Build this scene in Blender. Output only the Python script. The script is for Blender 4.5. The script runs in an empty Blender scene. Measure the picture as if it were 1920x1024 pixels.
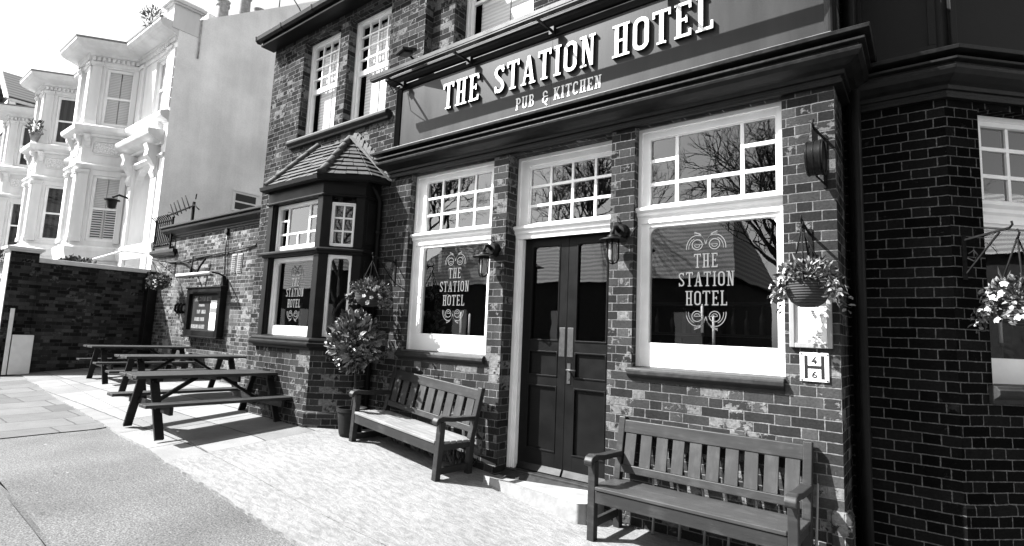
import bpy, bmesh, math, random
from mathutils import Matrix, Vector, noise as mnoise

# ------------------------------------------------------------------ camera, sky, sun, exposure
SC = bpy.context.scene
COL = SC.collection
cam_d = bpy.data.cameras.new("camera")
cam = bpy.data.objects.new("camera", cam_d)
COL.objects.link(cam)
SC.camera = cam
cam_d.sensor_width = 36.0
cam_d.lens = 19.1067
cam_d.clip_start = 0.05
cam_d.clip_end = 600
_R = ((0.793951, 0.606532, 0.041956), (-0.035815, 0.115548, -0.992656), (-0.606926, 0.786618, 0.113462))
cam.matrix_world = Matrix((
    (_R[0][0], -_R[1][0], -_R[2][0], 0.0),
    (_R[0][1], -_R[1][1], -_R[2][1], -4.6),
    (_R[0][2], -_R[1][2], -_R[2][2], 1.6),
    (0, 0, 0, 1)))

TO_SUN = Vector((-1.12, -0.93, 1.40)).normalized()
SUN_EL = math.asin(TO_SUN.z)
SUN_AZ = math.atan2(TO_SUN.x, TO_SUN.y)
W = bpy.data.worlds.new("World")
SC.world = W
W.use_nodes = True
nt = W.node_tree
nt.nodes.clear()
sky = nt.nodes.new("ShaderNodeTexSky")
sky.sky_type = 'NISHITA'
sky.sun_disc = False
sky.sun_elevation = SUN_EL
sky.sun_rotation = SUN_AZ
sky.air_density = 1.0
sky.dust_density = 2.0
bw = nt.nodes.new("ShaderNodeRGBToBW")
bg = nt.nodes.new("ShaderNodeBackground")
bg.inputs[1].default_value = 0.10
wo = nt.nodes.new("ShaderNodeOutputWorld")
nt.links.new(sky.outputs[0], bw.inputs[0])
nt.links.new(bw.outputs[0], bg.inputs[0])
nt.links.new(bg.outputs[0], wo.inputs[0])

sun_d = bpy.data.lights.new("sun", 'SUN')
sun_d.energy = 5.0
sun_d.angle = math.radians(0.5)
sun_d.color = (1, 1, 1)
sun = bpy.data.objects.new("sun", sun_d)
COL.objects.link(sun)
sun.rotation_euler = TO_SUN.to_track_quat('Z', 'Y').to_euler()

SC.view_settings.view_transform = 'Standard'
SC.view_settings.look = 'None'
SC.view_settings.exposure = 2.0
SC.view_settings.gamma = 1.0
SC.cycles.max_bounces = 8
SC.cycles.transparent_max_bounces = 16
SC.cycles.use_adaptive_sampling = True

random.seed(7)
PI = math.pi
R = math.radians

# ------------------------------------------------------------------ ground heights
_GX = [-60, -40, -17, -15.4, -8.2, -6.3, -5, -3.65, -2.3, 3, 40]
_GZ = [.8, .64, .46, .44, .40, .37, .28, .14, 0, -.05, -.5]
_GC = [.08, .08, .08, .08, .09, .07, .06, .04, 0, 0, 0]
def lerp_t(x, xs, ys):
    if x <= xs[0]: return ys[0]
    for i in range(len(xs) - 1):
        if x <= xs[i + 1]:
            t = (x - xs[i]) / (xs[i + 1] - xs[i])
            return ys[i] + (ys[i + 1] - ys[i]) * t
    return ys[-1]
def G(x, y):
    d = max(0.0, -.5 - y)
    return lerp_t(x, _GX, _GZ) - lerp_t(x, _GX, _GC) * min(d, 1.7) - .012 * max(0.0, min(d, 12) - 1.7)

# ------------------------------------------------------------------ materials (all neutral greys: the photograph is monochrome)
class NT:
    def __init__(self, name, rough=.7, spec=.5):
        m = bpy.data.materials.new(name)
        m.use_nodes = True
        self.m = m
        self.t = m.node_tree
        self.b = self.t.nodes["Principled BSDF"]
        self.b.inputs["Roughness"].default_value = rough
        self.b.inputs["Specular IOR Level"].default_value = spec
    def n(self, kind, **kw):
        nd = self.t.nodes.new("ShaderNode" + kind)
        for k, v in kw.items(): setattr(nd, k, v)
        return nd
    def l(self, a, b):
        self.t.links.new(a, b)
    def put(self, sock, v):
        if hasattr(v, "is_output"): self.l(v, sock)
        else:
            try: sock.default_value = v
            except TypeError: sock.default_value = (v, v, v, 1)
            except ValueError: sock.default_value = (v, v, v)
    def math(self, op, a, b=None, c=None, clamp=False):
        nd = self.n("Math", operation=op, use_clamp=clamp)
        self.put(nd.inputs[0], a)
        if b is not None: self.put(nd.inputs[1], b)
        if c is not None: self.put(nd.inputs[2], c)
        return nd.outputs[0]
    def smooth(self, v, a, b, o0=0.0, o1=1.0):
        nd = self.n("MapRange", interpolation_type='SMOOTHSTEP')
        self.put(nd.inputs[0], v)
        for i, q in enumerate((a, b, o0, o1)): self.put(nd.inputs[i + 1], q)
        return nd.outputs[0]
    def lin(self, v, a, b, o0=0.0, o1=1.0):
        nd = self.n("MapRange")
        self.put(nd.inputs[0], v)
        for i, q in enumerate((a, b, o0, o1)): self.put(nd.inputs[i + 1], q)
        return nd.outputs[0]
    def mix(self, f, a, b):
        nd = self.n("Mix", data_type='FLOAT')
        self.put(nd.inputs[0], f); self.put(nd.inputs[2], a); self.put(nd.inputs[3], b)
        return nd.outputs[0]
    def coord(self, which="UV", scale=(1, 1, 1)):
        tc = self.n("TexCoord")
        mp = self.n("Mapping")
        mp.inputs[3].default_value = scale
        self.l(tc.outputs[which], mp.inputs[0])
        return mp.outputs[0]
    def noise(self, scale, detail=4, rough=.55, vec=None, dist=0.0):
        nd = self.n("TexNoise")
        nd.inputs["Scale"].default_value = scale
        nd.inputs["Detail"].default_value = detail
        nd.inputs["Roughness"].default_value = rough
        nd.inputs["Distortion"].default_value = dist
        if vec is not None: self.l(vec, nd.inputs["Vector"])
        return nd.outputs[0]
    def bump(self, h, strength=.5, dist=.01):
        nd = self.n("Bump")
        nd.inputs["Strength"].default_value = strength
        nd.inputs["Distance"].default_value = dist
        self.l(h, nd.inputs["Height"])
        self.l(nd.outputs[0], self.b.inputs["Normal"])
    def color(self, v):
        if hasattr(v, "is_output"): self.l(v, self.b.inputs["Base Color"])
        else: self.b.inputs["Base Color"].default_value = (v, v, v, 1)

def plain(name, base, rough=.6, var=.25, scale=9, bump=.15, bscale=60, spec=.5, coord="Object", dirt=0.0, stretch=(1, 1, 1)):
    k = NT(name, rough, spec)
    co = k.coord(coord, stretch)
    n1 = k.noise(scale, 5, .6, co)
    f = k.smooth(n1, .3, .7)
    v = k.mix(f, base * (1 - var), base * (1 + var))
    if dirt:
        n3 = k.noise(scale * .4, 6, .7, co)
        v = k.mix(k.smooth(n3, .55, .72, 0, dirt), v, base * .3)
    k.color(v)
    k.l(k.lin(n1, .2, .8, max(.05, rough - .1), min(1, rough + .12)), k.b.inputs["Roughness"])
    if bump:
        n2 = k.noise(bscale, 4, .6, co)
        k.bump(n2, bump, .004)
    return k.m

def brick_mat(name, dark=.014, light=.05, mortar=.17, spall=.6, pale=.16, course=.0775, length=.335, seed=0.0, wash=0.0):
    k = NT(name, .95, .0)
    uv = k.coord("UV")
    wob = k.noise(3.1, 3, .6, uv)
    wob2 = k.noise(38, 3, .6, uv)
    s = k.n("SeparateXYZ"); k.l(uv, s.inputs[0])
    U = k.math('ADD', s.outputs[0], seed)
    V = k.math('ADD', s.outputs[1], k.math('MULTIPLY', k.math('SUBTRACT', wob, .5), .016))
    v = k.math('DIVIDE', V, course)
    row = k.math('FLOOR', v)
    fy = k.math('SUBTRACT', v, row)
    odd = k.math('FLOORED_MODULO', row, 2)
    wn0 = k.n("TexWhiteNoise", noise_dimensions='1D'); k.l(row, wn0.inputs["W"])
    u = k.math('ADD', k.math('DIVIDE', U, length), k.math('ADD', k.math('MULTIPLY', odd, .5), k.math('MULTIPLY', wn0.outputs[0], .06)))
    cell = k.math('FLOOR', u)
    fx = k.math('SUBTRACT', u, cell)
    head = k.math('GREATER_THAN', fx, .665)
    dv = k.math('MULTIPLY', k.math('MINIMUM', fy, k.math('SUBTRACT', 1, fy)), course)
    du = k.math('MULTIPLY', k.math('MINIMUM', k.math('MINIMUM', fx, k.math('SUBTRACT', 1, fx)), k.math('ABSOLUTE', k.math('SUBTRACT', fx, .665))), length)
    d = k.math('ADD', k.math('MINIMUM', du, dv), k.math('MULTIPLY', k.math('SUBTRACT', wob2, .5), .009))
    isb = k.smooth(d, .0025, .0058)
    cv = k.n("CombineXYZ"); k.l(cell, cv.inputs[0]); k.l(row, cv.inputs[1]); k.l(head, cv.inputs[2])
    wn = k.n("TexWhiteNoise", noise_dimensions='3D'); k.l(cv.outputs[0], wn.inputs["Vector"])
    rnd = wn.outputs[0]
    sc = k.n("SeparateColor"); k.l(wn.outputs[1], sc.inputs[0])
    rnd2 = sc.outputs[1]
    base = k.mix(k.math('POWER', rnd, 1.6), dark, light)
    fine = k.noise(55, 6, .7, uv)
    mid = k.noise(16, 5, .65, uv)
    base = k.math('MULTIPLY', base, k.lin(fine, .25, .75, .62, 1.4))
    # spalled faces: whole bricks that lost their skin, and ragged patches of others
    area = k.noise(1.3, 3, .6, uv)
    amt = k.math('ADD', k.math('MULTIPLY', k.math('SUBTRACT', area, .5), 2.0), k.math('MULTIPLY', rnd2, 1.15))
    sp = k.smooth(k.math('ADD', amt, k.math('MULTIPLY', k.math('SUBTRACT', mid, .5), 1.7)), 1.30 - spall * .6, 1.42 - spall * .6)
    palec = k.math('MULTIPLY', k.lin(k.noise(30, 6, .75, uv), .25, .75, .35, 1.5), pale)
    bc = k.mix(sp, base, palec)
    mc = k.math('MULTIPLY', k.math('MULTIPLY', k.lin(mid, .25, .75, .35, 1.3), k.lin(fine, .3, .7, .75, 1.2)), mortar)
    c = k.mix(isb, mc, bc)
    if wash:
        wv = k.n("TexNoise"); wv.inputs["Scale"].default_value = .9; wv.inputs["Detail"].default_value = 5
        k.l(uv, wv.inputs["Vector"])
        c = k.mix(k.smooth(wv.outputs[0], .5, .75, 0, wash), c, mortar * .9)
    st = k.n("TexNoise"); st.inputs["Scale"].default_value = 1.0; st.inputs["Detail"].default_value = 6; st.inputs["Roughness"].default_value = .65
    k.l(k.coord("UV", (1.7, .45, 1)), st.inputs["Vector"])
    c = k.math('MULTIPLY', c, k.lin(st.outputs[0], .3, .7, .55, 1.3))
    k.color(c)
    h = k.math('ADD', k.math('MULTIPLY', isb, .55), k.math('MULTIPLY', fine, .3))
    h = k.math('SUBTRACT', h, k.math('MULTIPLY', sp, k.math('ADD', .25, k.math('MULTIPLY', mid, .6))))
    k.bump(h, .8, .012)
    return k.m

def glass_mat(name, ior=1.75, tint=.55):
    k = NT(name)
    for nd in list(k.t.nodes): k.t.nodes.remove(nd)
    out = k.n("OutputMaterial")
    ge = k.n("NewGeometry")
    dp = k.n("VectorMath", operation='DOT_PRODUCT'); k.l(ge.outputs["Normal"], dp.inputs[0]); k.l(ge.outputs["Incoming"], dp.inputs[1])
    c = k.math('SUBTRACT', 1.0, k.math('ABSOLUTE', dp.outputs["Value"]), clamp=True)
    f0 = ((ior - 1) / (ior + 1)) ** 2
    fac = k.math('ADD', f0, k.math('MULTIPLY', k.math('POWER', c, 5.0), 1 - f0), clamp=True)
    tr = k.n("BsdfTransparent"); tr.inputs[0].default_value = (tint, tint, tint, 1)
    gl = k.n("BsdfGlossy"); gl.inputs["Roughness"].default_value = .0
    uv = k.coord("Object")
    nb = k.noise(2.2, 2, .4, uv)
    bp = k.n("Bump"); bp.inputs["Strength"].default_value = .025; bp.inputs["Distance"].default_value = .05
    k.l(nb, bp.inputs["Height"]); k.l(bp.outputs[0], gl.inputs["Normal"])
    mx = k.n("MixShader")
    k.l(fac, mx.inputs[0]); k.l(tr.outputs[0], mx.inputs[1]); k.l(gl.outputs[0], mx.inputs[2])
    k.l(mx.outputs[0], out.inputs[0])
    return k.m

def leaf_mat(name, a=.02, b=.12, rough=.45):
    k = NT(name, rough, .5)
    g = k.n("NewGeometry")
    r = g.outputs["Random Per Island"]
    k.color(k.mix(k.math('POWER', r, 1.8), a, b))
    return k.m

def asphalt_mat():
    k = NT("asphalt", .9, .3)
    co = k.coord("UV")
    a = k.noise(75, 4, .8, co); b = k.noise(24, 4, .7, co); c = k.noise(1.1, 5, .6, co)
    v = k.lin(a, .36, .64, .015, .16)
    v = k.math('MULTIPLY', v, k.lin(b, .3, .7, .72, 1.25))
    v = k.math('MULTIPLY', v, k.lin(c, .3, .7, .72, 1.2))
    sp = k.noise(7, 2, .5, co); v = k.mix(k.smooth(sp, .70, .74, 0, .55), v, .02)
    sp2 = k.noise(13, 1, .4, co); v = k.mix(k.smooth(sp2, .76, .79, 0, .8), v, .22)
    k.color(v)
    k.bump(k.math('ADD', k.math('MULTIPLY', a, .5), b), .7, .008)
    return k.m

def concrete_mat():
    k = NT("forecourt_concrete", .85, .3)
    co = k.coord("UV", (1.0, 2.6, 1))
    co1 = k.coord("UV")
    rip = k.noise(9, 4, .6, co, .6)
    f = k.noise(70, 4, .7, co1); big = k.noise(.9, 5, .6, co1)
    v = k.lin(f, .3, .7, .125, .225)
    v = k.math('MULTIPLY', v, k.lin(rip, .36, .60, .74, 1.08))
    v = k.math('MULTIPLY', v, k.lin(big, .3, .7, .8, 1.12))
    k.color(v)
    k.bump(k.math('ADD', rip, k.math('MULTIPLY', f, .4)), .55, .02)
    return k.m

def slab_mat(name, lo, hi, L, Wd, joint=.05, off=.5, swap=False):
    k = NT(name, .85, .3)
    co = k.coord("UV")
    s = k.n("SeparateXYZ"); k.l(co, s.inputs[0])
    X, Y = (s.outputs[1], s.outputs[0]) if swap else (s.outputs[0], s.outputs[1])
    wob = k.math('MULTIPLY', k.math('SUBTRACT', k.noise(4, 3, .6, co), .5), .04)
    v = k.math('DIVIDE', k.math('ADD', Y, wob), Wd); row = k.math('FLOOR', v); fy = k.math('SUBTRACT', v, row)
    wn0 = k.n("TexWhiteNoise", noise_dimensions='1D'); k.l(row, wn0.inputs["W"])
    u = k.math('ADD', k.math('DIVIDE', k.math('ADD', X, wob), L), wn0.outputs[0]); cell = k.math('FLOOR', u); fx = k.math('SUBTRACT', u, cell)
    d = k.math('MINIMUM', k.math('MULTIPLY', k.math('MINIMUM', fy, k.math('SUBTRACT', 1, fy)), Wd), k.math('MULTIPLY', k.math('MINIMUM', fx, k.math('SUBTRACT', 1, fx)), L))
    d = k.math('ADD', d, k.math('MULTIPLY', k.math('SUBTRACT', k.noise(30, 4, .7, co), .5), .012))
    m = k.smooth(d, .004, .012)
    cv = k.n("CombineXYZ"); k.l(cell, cv.inputs[0]); k.l(row, cv.inputs[1])
    wn = k.n("TexWhiteNoise", noise_dimensions='3D'); k.l(cv.outputs[0], wn.inputs["Vector"])
    c = k.mix(wn.outputs[0], lo, hi)
    f = k.noise(60, 5, .7, co); big = k.noise(2.2, 5, .65, co)
    c = k.math('MULTIPLY', c, k.lin(f, .3, .7, .82, 1.15))
    c = k.math('MULTIPLY', c, k.lin(big, .3, .7, .8, 1.15))
    k.color(k.mix(m, joint, c))
    k.bump(k.math('ADD', k.math('MULTIPLY', m, .8), k.math('MULTIPLY', k.math('ADD', f, big), .3)), .6, .012)
    return k.m

def gable_mat():
    k = NT("gable_render", .9, .2)
    co = k.coord("Object"); st = k.coord("Object", (1, 1.6, .12))
    a = k.noise(1.4, 6, .65, st); b = k.noise(.7, 5, .6, co); f = k.noise(26, 5, .7, co)
    v = k.lin(a, .36, .78, .95, .78)
    v = k.math('MULTIPLY', v, k.lin(b, .32, .68, .78, 1.05))
    v = k.math('MULTIPLY', v, k.lin(f, .3, .7, .93, 1.06))
    g = k.n("TexCoord"); s = k.n("SeparateXYZ"); k.l(g.outputs["Object"], s.inputs[0])
    k.color(v)
    k.bump(f, .3, .01)
    return k.m

def wood_mat(name, base, rough=.4, grain=.3, worn=.0, wornc=.2, axis=0, spec=.5):
    k = NT(name, rough, spec)
    sc = [14, 14, 14]; sc[axis] = 1.2
    co = k.coord("Object", tuple(sc))
    n1 = k.noise(1.6, 8, .75, co); n2 = k.noise(2.2, 5, .6, k.coord("Object", (3, 3, 3)))
    v = k.math('MULTIPLY', k.lin(n1, .25, .75, 1 - grain, 1 + grain), base)
    if worn:
        v = k.mix(k.smooth(k.math('ADD', k.math('MULTIPLY', n1, .5), k.math('MULTIPLY', n2, .5)), .5, .62, 0, worn), v, wornc)
    k.color(v)
    k.l(k.lin(n2, .2, .8, rough - .08, rough + .15), k.b.inputs["Roughness"])
    k.bump(n1, .5, .004)
    return k.m

def stripes_mat(name, a, b, period, axis=2, rough=.6, duty=.5):
    k = NT(name, rough, .4)
    g = k.n("TexCoord"); s = k.n("SeparateXYZ"); k.l(g.outputs["Object"], s.inputs[0])
    f = k.math('FRACT', k.math('DIVIDE', s.outputs[axis], period))
    k.color(k.mix(k.smooth(f, duty - .1, duty + .1), a, b))
    k.bump(k.math('PINGPONG', f, .5), .6, .01)
    return k.m

M = dict(
    brick=brick_mat("red_brick", .019, .052, .155, .58, .13),
    brick_wing=brick_mat("wing_brick", .03, .095, .24, .6, .2, wash=.6, seed=3.1),
    brick_shaded=brick_mat("shaded_corner_brick", .004, .011, .11, .1, .02, seed=1.3),  # pub brick made darker: the corner's shade is put into the colour
    brick_garden=brick_mat("garden_wall_brick", .012, .07, .055, .35, .09, seed=5.7),
    white=plain("white_gloss_paint", .78, .4, .05, 6, .08, 40, .5),
    white_old=plain("old_white_paint", .7, .5, .1, 8, .2, 50, dirt=.25),
    black=plain("black_gloss_paint", .008, .35, .3, 5, .12, 30, .16),
    bay_paint=plain("dark_grey_joinery_paint", .0075, .45, .25, 5, .15, 30, .1),
    moulding=plain("weathered_dark_moulding", .007, .4, .4, 14, .5, 22, .2),
    ledge=plain("lead_flashing", .11, .55, .4, 10, .6, 16),
    sign=plain("dark_sign_panel", .026, .42, .2, 1.1, .08, 24, .12, stretch=(2.5, 1, .5)),
    letter=plain("ivory_letter_face", .7, .5, .04, 9, 0),
    letter_side=plain("black_letter_side", .008, .5, .1, 9, 0),
    decal=plain("pale_window_lettering", .105, .6, .1, 9, 0),
    glass=glass_mat("window_glass", 2.15),
    glass_up=glass_mat("upper_window_glass", 1.4, .9),
    blind=stripes_mat("white_blind_slats", .62, .42, .05),
    room=plain("dark_interior", .008, .9, .2, 3, 0, spec=.02),
    door=plain("dark_door_paint", .005, .4, .2, 4, .1, 40, .12),
    metal=plain("brushed_metal", .03, .45, .15, 30, .1, 80),
    iron=plain("black_iron", .005, .5, .3, 20, .2, 60, .12),
    rust=plain("rusted_iron", .010, .75, .4, 30, .3, 60, .06),
    sill=plain("painted_stone_sill", .024, .5, .3, 12, .4, 40, .15, dirt=.3),
    bench=wood_mat("grey_painted_wood", .019, .45, .2, .22, .07, 0, .25),
    bench_seat=wood_mat("worn_grey_painted_wood", .034, .38, .2, .35, .07, 0, .3),
    bench_pale=wood_mat("pale_seat_wood", .15, .45, .35, .5, .26, 0, .4),  # base much paler than the other bench seat
    table=wood_mat("dark_stained_wood", .01, .55, .4, .15, .03, 1, .15),
    table_top=wood_mat("weathered_table_boards", .02, .5, .45, .35, .05, 1, .3),
    tile=plain("clay_roof_tile", .022, .8, .5, 18, .5, 40),
    ridge=plain("old_ridge_tile", .045, .8, .5, 12, .6, 30, dirt=.4),
    lime=plain("lime_mortar_fillet", .085, .9, .3, 14, .8, 24),
    stucco=plain("white_stucco", .6, .75, .1, 1.3, .3, 22, dirt=.22, stretch=(2, 2, .35)),
    gable=gable_mat(),
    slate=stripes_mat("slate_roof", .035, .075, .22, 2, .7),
    slate_lit=stripes_mat("slate_roof_sunlit_tone", .3, .5, .22, 2, .75),  # paler copy of the slate: sunlit brightness put into the colour
    dark_gap=plain("dark_void", .006, .9, .1, 3, 0),
    asphalt=asphalt_mat(),
    concrete=concrete_mat(),
    slabs=slab_mat("forecourt_slabs", .12, .19, 1.05, .62, .035),
    slab_path=slab_mat("paving_slabs", .055, .105, .75, .62, .03, swap=True),
    edging=slab_mat("edging_stones", .14, .19, 1.7, 2.6, .07),
    stone=plain("worn_stone", .2, .8, .25, 5, .6, 18, dirt=.3),
    terracotta=plain("dull_plant_pot", .012, .6, .3, 8, .3, 30, .15),
    wicker=stripes_mat("woven_basket", .012, .035, .018, 2, .8),
    leaf=leaf_mat("glossy_leaf", .01, .26, .35),
    petals=leaf_mat("pale_petal", .25, .7, .6),
    foliage=leaf_mat("basket_leaf", .012, .2, .5),
    bark=plain("bark", .03, .9, .4, 12, .8, 30),
    twig=plain("bare_twigs", .025, .9, .3, 12, 0),
    paper=plain("printed_paper", .72, .8, .06, 5, 0),
    ink=plain("print_ink", .12, .8, .1, 5, 0),
    ink_black=plain("black_enamel", .008, .4, .1, 5, 0),
    enamel=plain("white_enamel_plate", .72, .35, .05, 8, .05, 30),
    frame_wood=wood_mat("pale_oak_frame", .22, .55, .35, 0, .1, 2),
    wax=plain("white_wax", .85, .5, .03, 5, 0),
    bottle=plain("dark_bottle_glass", .04, .1, .5, 6, 0),
    opp_wall=plain("opposite_brick", .035, .85, .3, 6, .3, 20),
    chimney=plain("chimney_clay", .2, .8, .3, 8, .5, 20),
    soil=plain("potting_soil", .015, .95, .3, 30, .8, 50),
)

# ------------------------------------------------------------------ mesh builder
def frame(p, t):
    """local frame on a wall: X along the wall, Y into it, Z up"""
    t = Vector((t[0], t[1], 0)).normalized()
    n = Vector((-t.y, t.x, 0))
    m = Matrix.Identity(4)
    for i in range(3):
        m[i][0] = t[i]; m[i][1] = n[i]; m[i][2] = (0, 0, 1)[i]; m[i][3] = p[i] if i < len(p) else 0
    return m

class MB:
    def __init__(self, m=None):
        self.v = []; self.f = []; self.s = []
        self.m = m or Matrix.Identity(4)
    def add(self, vs, fs, smooth=False):
        o = len(self.v)
        self.v += [self.m @ Vector(p) for p in vs]
        self.f += [tuple(i + o for i in f) for f in fs]
        self.s += [smooth] * len(fs)
        return self
    def box(self, x0, x1, y0, y1, z0, z1):
        if x0 > x1: x0, x1 = x1, x0
        if y0 > y1: y0, y1 = y1, y0
        if z0 > z1: z0, z1 = z1, z0
        return self.add([(x0, y0, z0), (x1, y0, z0), (x1, y1, z0), (x0, y1, z0), (x0, y0, z1), (x1, y0, z1), (x1, y1, z1), (x0, y1, z1)],
                        [(0, 3, 2, 1), (4, 5, 6, 7), (0, 1, 5, 4), (1, 2, 6, 5), (2, 3, 7, 6), (3, 0, 4, 7)])
    def quad(self, *p):
        return self.add(p, [tuple(range(len(p)))])
    def prism(self, poly, y0, y1):
        n = len(poly)
        vs = [(x, y0, z) for x, z in poly] + [(x, y1, z) for x, z in poly]
        fs = [tuple(range(n)), tuple(range(2 * n - 1, n - 1, -1))]
        fs += [(i, i + n, (i + 1) % n + n, (i + 1) % n) for i in range(n)]
        return self.add(vs, fs)
    def profx(self, poly, x0, x1):
        n = len(poly)
        vs = [(x0, y, z) for y, z in poly] + [(x1, y, z) for y, z in poly]
        fs = [tuple(range(n)), tuple(range(2 * n - 1, n - 1, -1))]
        fs += [(i, i + n, (i + 1) % n + n, (i + 1) % n) for i in range(n)]
        return self.add(vs, fs)
    def extz(self, poly, z0, z1):
        n = len(poly)
        vs = [(x, y, z0) for x, y in poly] + [(x, y, z1) for x, y in poly]
        fs = [tuple(range(n - 1, -1, -1)), tuple(range(n, 2 * n))]
        fs += [(i, (i + 1) % n, (i + 1) % n + n, i + n) for i in range(n)]
        return self.add(vs, fs)
    def sweep(self, path, prof, caps=True):
        """prof [(outward, z)] swept along a plan path; outward is to the right of the path"""
        P = [Vector((p[0], p[1], 0)) for p in path]
        rings = []
        for i, p in enumerate(P):
            ns = []
            if i > 0:
                t = (P[i] - P[i - 1]).normalized(); ns.append(Vector((t.y, -t.x, 0)))
            if i < len(P) - 1:
                t = (P[i + 1] - P[i]).normalized(); ns.append(Vector((t.y, -t.x, 0)))
            b = sum(ns, Vector()).normalized()
            k = 1 / max(.3, b.dot(ns[0]))
            rings.append([(p.x + b.x * k * o, p.y + b.y * k * o, z) for o, z in prof])
        n = len(prof)
        vs = [q for r in rings for q in r]
        fs = []
        for i in range(len(P) - 1):
            for j in range(n):
                a = i * n + j; b = i * n + (j + 1) % n
                fs.append((a, b, b + n, a + n))
        if caps:
            fs.append(tuple(range(n - 1, -1, -1)))
            fs.append(tuple(range((len(P) - 1) * n, len(P) * n)))
        return self.add(vs, fs)
    def tube(self, pts, r, n=8, caps=True):
        pts = [Vector(p) for p in pts]
        rs = r if isinstance(r, (list, tuple)) else [r] * len(pts)
        vs = []; fs = []
        up = None
        for i, p in enumerate(pts):
            d = (pts[min(i + 1, len(pts) - 1)] - pts[max(i - 1, 0)])
            if d.length < 1e-9: d = Vector((0, 0, 1))
            d.normalize()
            if up is None or abs(up.dot(d)) > .95:
                up = Vector((0, 0, 1)) if abs(d.z) < .9 else Vector((1, 0, 0))
            a = d.cross(up).normalized(); b = a.cross(d).normalized()
            up = b
            for k in range(n):
                q = 2 * PI * k / n
                vs.append(p + (a * math.cos(q) + b * math.sin(q)) * rs[i])
        for i in range(len(pts) - 1):
            for k in range(n):
                fs.append((i * n + k, i * n + (k + 1) % n, (i + 1) * n + (k + 1) % n, (i + 1) * n + k))
        self.add(vs, fs, n > 4)
        if caps:
            o = len(self.v) - len(vs)
            self.f += [tuple(o + k for k in range(n - 1, -1, -1)), tuple(o + (len(pts) - 1) * n + k for k in range(n))]
            self.s += [False, False]
        return self
    def lathe(self, prof, n=20, c=(0, 0, 0), axis='z'):
        vs = []; fs = []
        segs = [[prof[0]]]
        for q in range(1, len(prof)):
            segs[-1].append(prof[q])
            if q < len(prof) - 1:
                a = Vector((prof[q][0] - prof[q - 1][0], prof[q][1] - prof[q - 1][1])); b = Vector((prof[q + 1][0] - prof[q][0], prof[q + 1][1] - prof[q][1]))
                if a.length > 1e-9 and b.length > 1e-9 and a.angle(b) > R(38): segs.append([prof[q]])
        for sg in segs:
            o = len(vs)
            for r, z in sg:
                for k in range(n):
                    a = 2 * PI * k / n
                    x, y, w = r * math.cos(a), r * math.sin(a), z
                    if axis == 'x': x, y, w = w, x, y
                    elif axis == 'y': x, y, w = x, w, y
                    vs.append((c[0] + x, c[1] + y, c[2] + w))
            for i in range(len(sg) - 1):
                for k in range(n):
                    fs.append((o + i * n + k, o + i * n + (k + 1) % n, o + (i + 1) * n + (k + 1) % n, o + (i + 1) * n + k))
        self.add(vs, fs, True)
        o = len(self.v) - len(vs)
        if prof[0][0] > 1e-6: self.f.append(tuple(o + k for k in range(n - 1, -1, -1))); self.s.append(False)
        if prof[-1][0] > 1e-6: self.f.append(tuple(len(self.v) - n + k for k in range(n))); self.s.append(False)
        return self
    def beam(self, p0, p1, w, h, up=(0, 0, 1)):
        p0 = Vector(p0); p1 = Vector(p1); d = (p1 - p0).normalized()
        u = Vector(up)
        a = d.cross(u).normalized() * (w / 2); b = a.cross(d).normalized() * (h / 2)
        vs = [p0 - a - b, p0 + a - b, p0 + a + b, p0 - a + b, p1 - a - b, p1 + a - b, p1 + a + b, p1 - a + b]
        return self.add(vs, [(3, 2, 1, 0), (4, 5, 6, 7), (0, 1, 5, 4), (1, 2, 6, 5), (2, 3, 7, 6), (3, 0, 4, 7)])
    def path2d(self, pts, w, y0, y1, closed=False):
        """flat ribbon of width w along (x,z) points, between y0 and y1"""
        n = len(pts)
        P = [Vector((a, b)) for a, b in pts]
        L = []; Rr = []
        for i in range(n):
            if closed: a, b = P[i - 1], P[(i + 1) % n]
            else: a, b = P[max(0, i - 1)], P[min(n - 1, i + 1)]
            t = (b - a).normalized(); nn = Vector((-t.y, t.x)) * (w / 2)
            L.append(P[i] + nn); Rr.append(P[i] - nn)
        m = n if closed else n - 1
        vs = []
        for y in (y0, y1):
            for q in L: vs.append((q.x, y, q.y))
            for q in Rr: vs.append((q.x, y, q.y))
        fs = []
        for i in range(m):
            j = (i + 1) % n
            fs.append((i, n + i, n + j, j)); fs.append((2 * n + i, 2 * n + j, 3 * n + j, 3 * n + i))
            fs.append((i, j, 2 * n + j, 2 * n + i)); fs.append((n + i, 3 * n + i, 3 * n + j, n + j))
        if not closed:
            fs.append((0, 2 * n, 3 * n, n)); fs.append((n - 1, 2 * n - 1, 4 * n - 1, 3 * n - 1))
        return self.add(vs, fs)

def wloc(o):
    p = Vector()
    while o: p += Vector(o.location); o = o.parent
    return p

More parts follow.
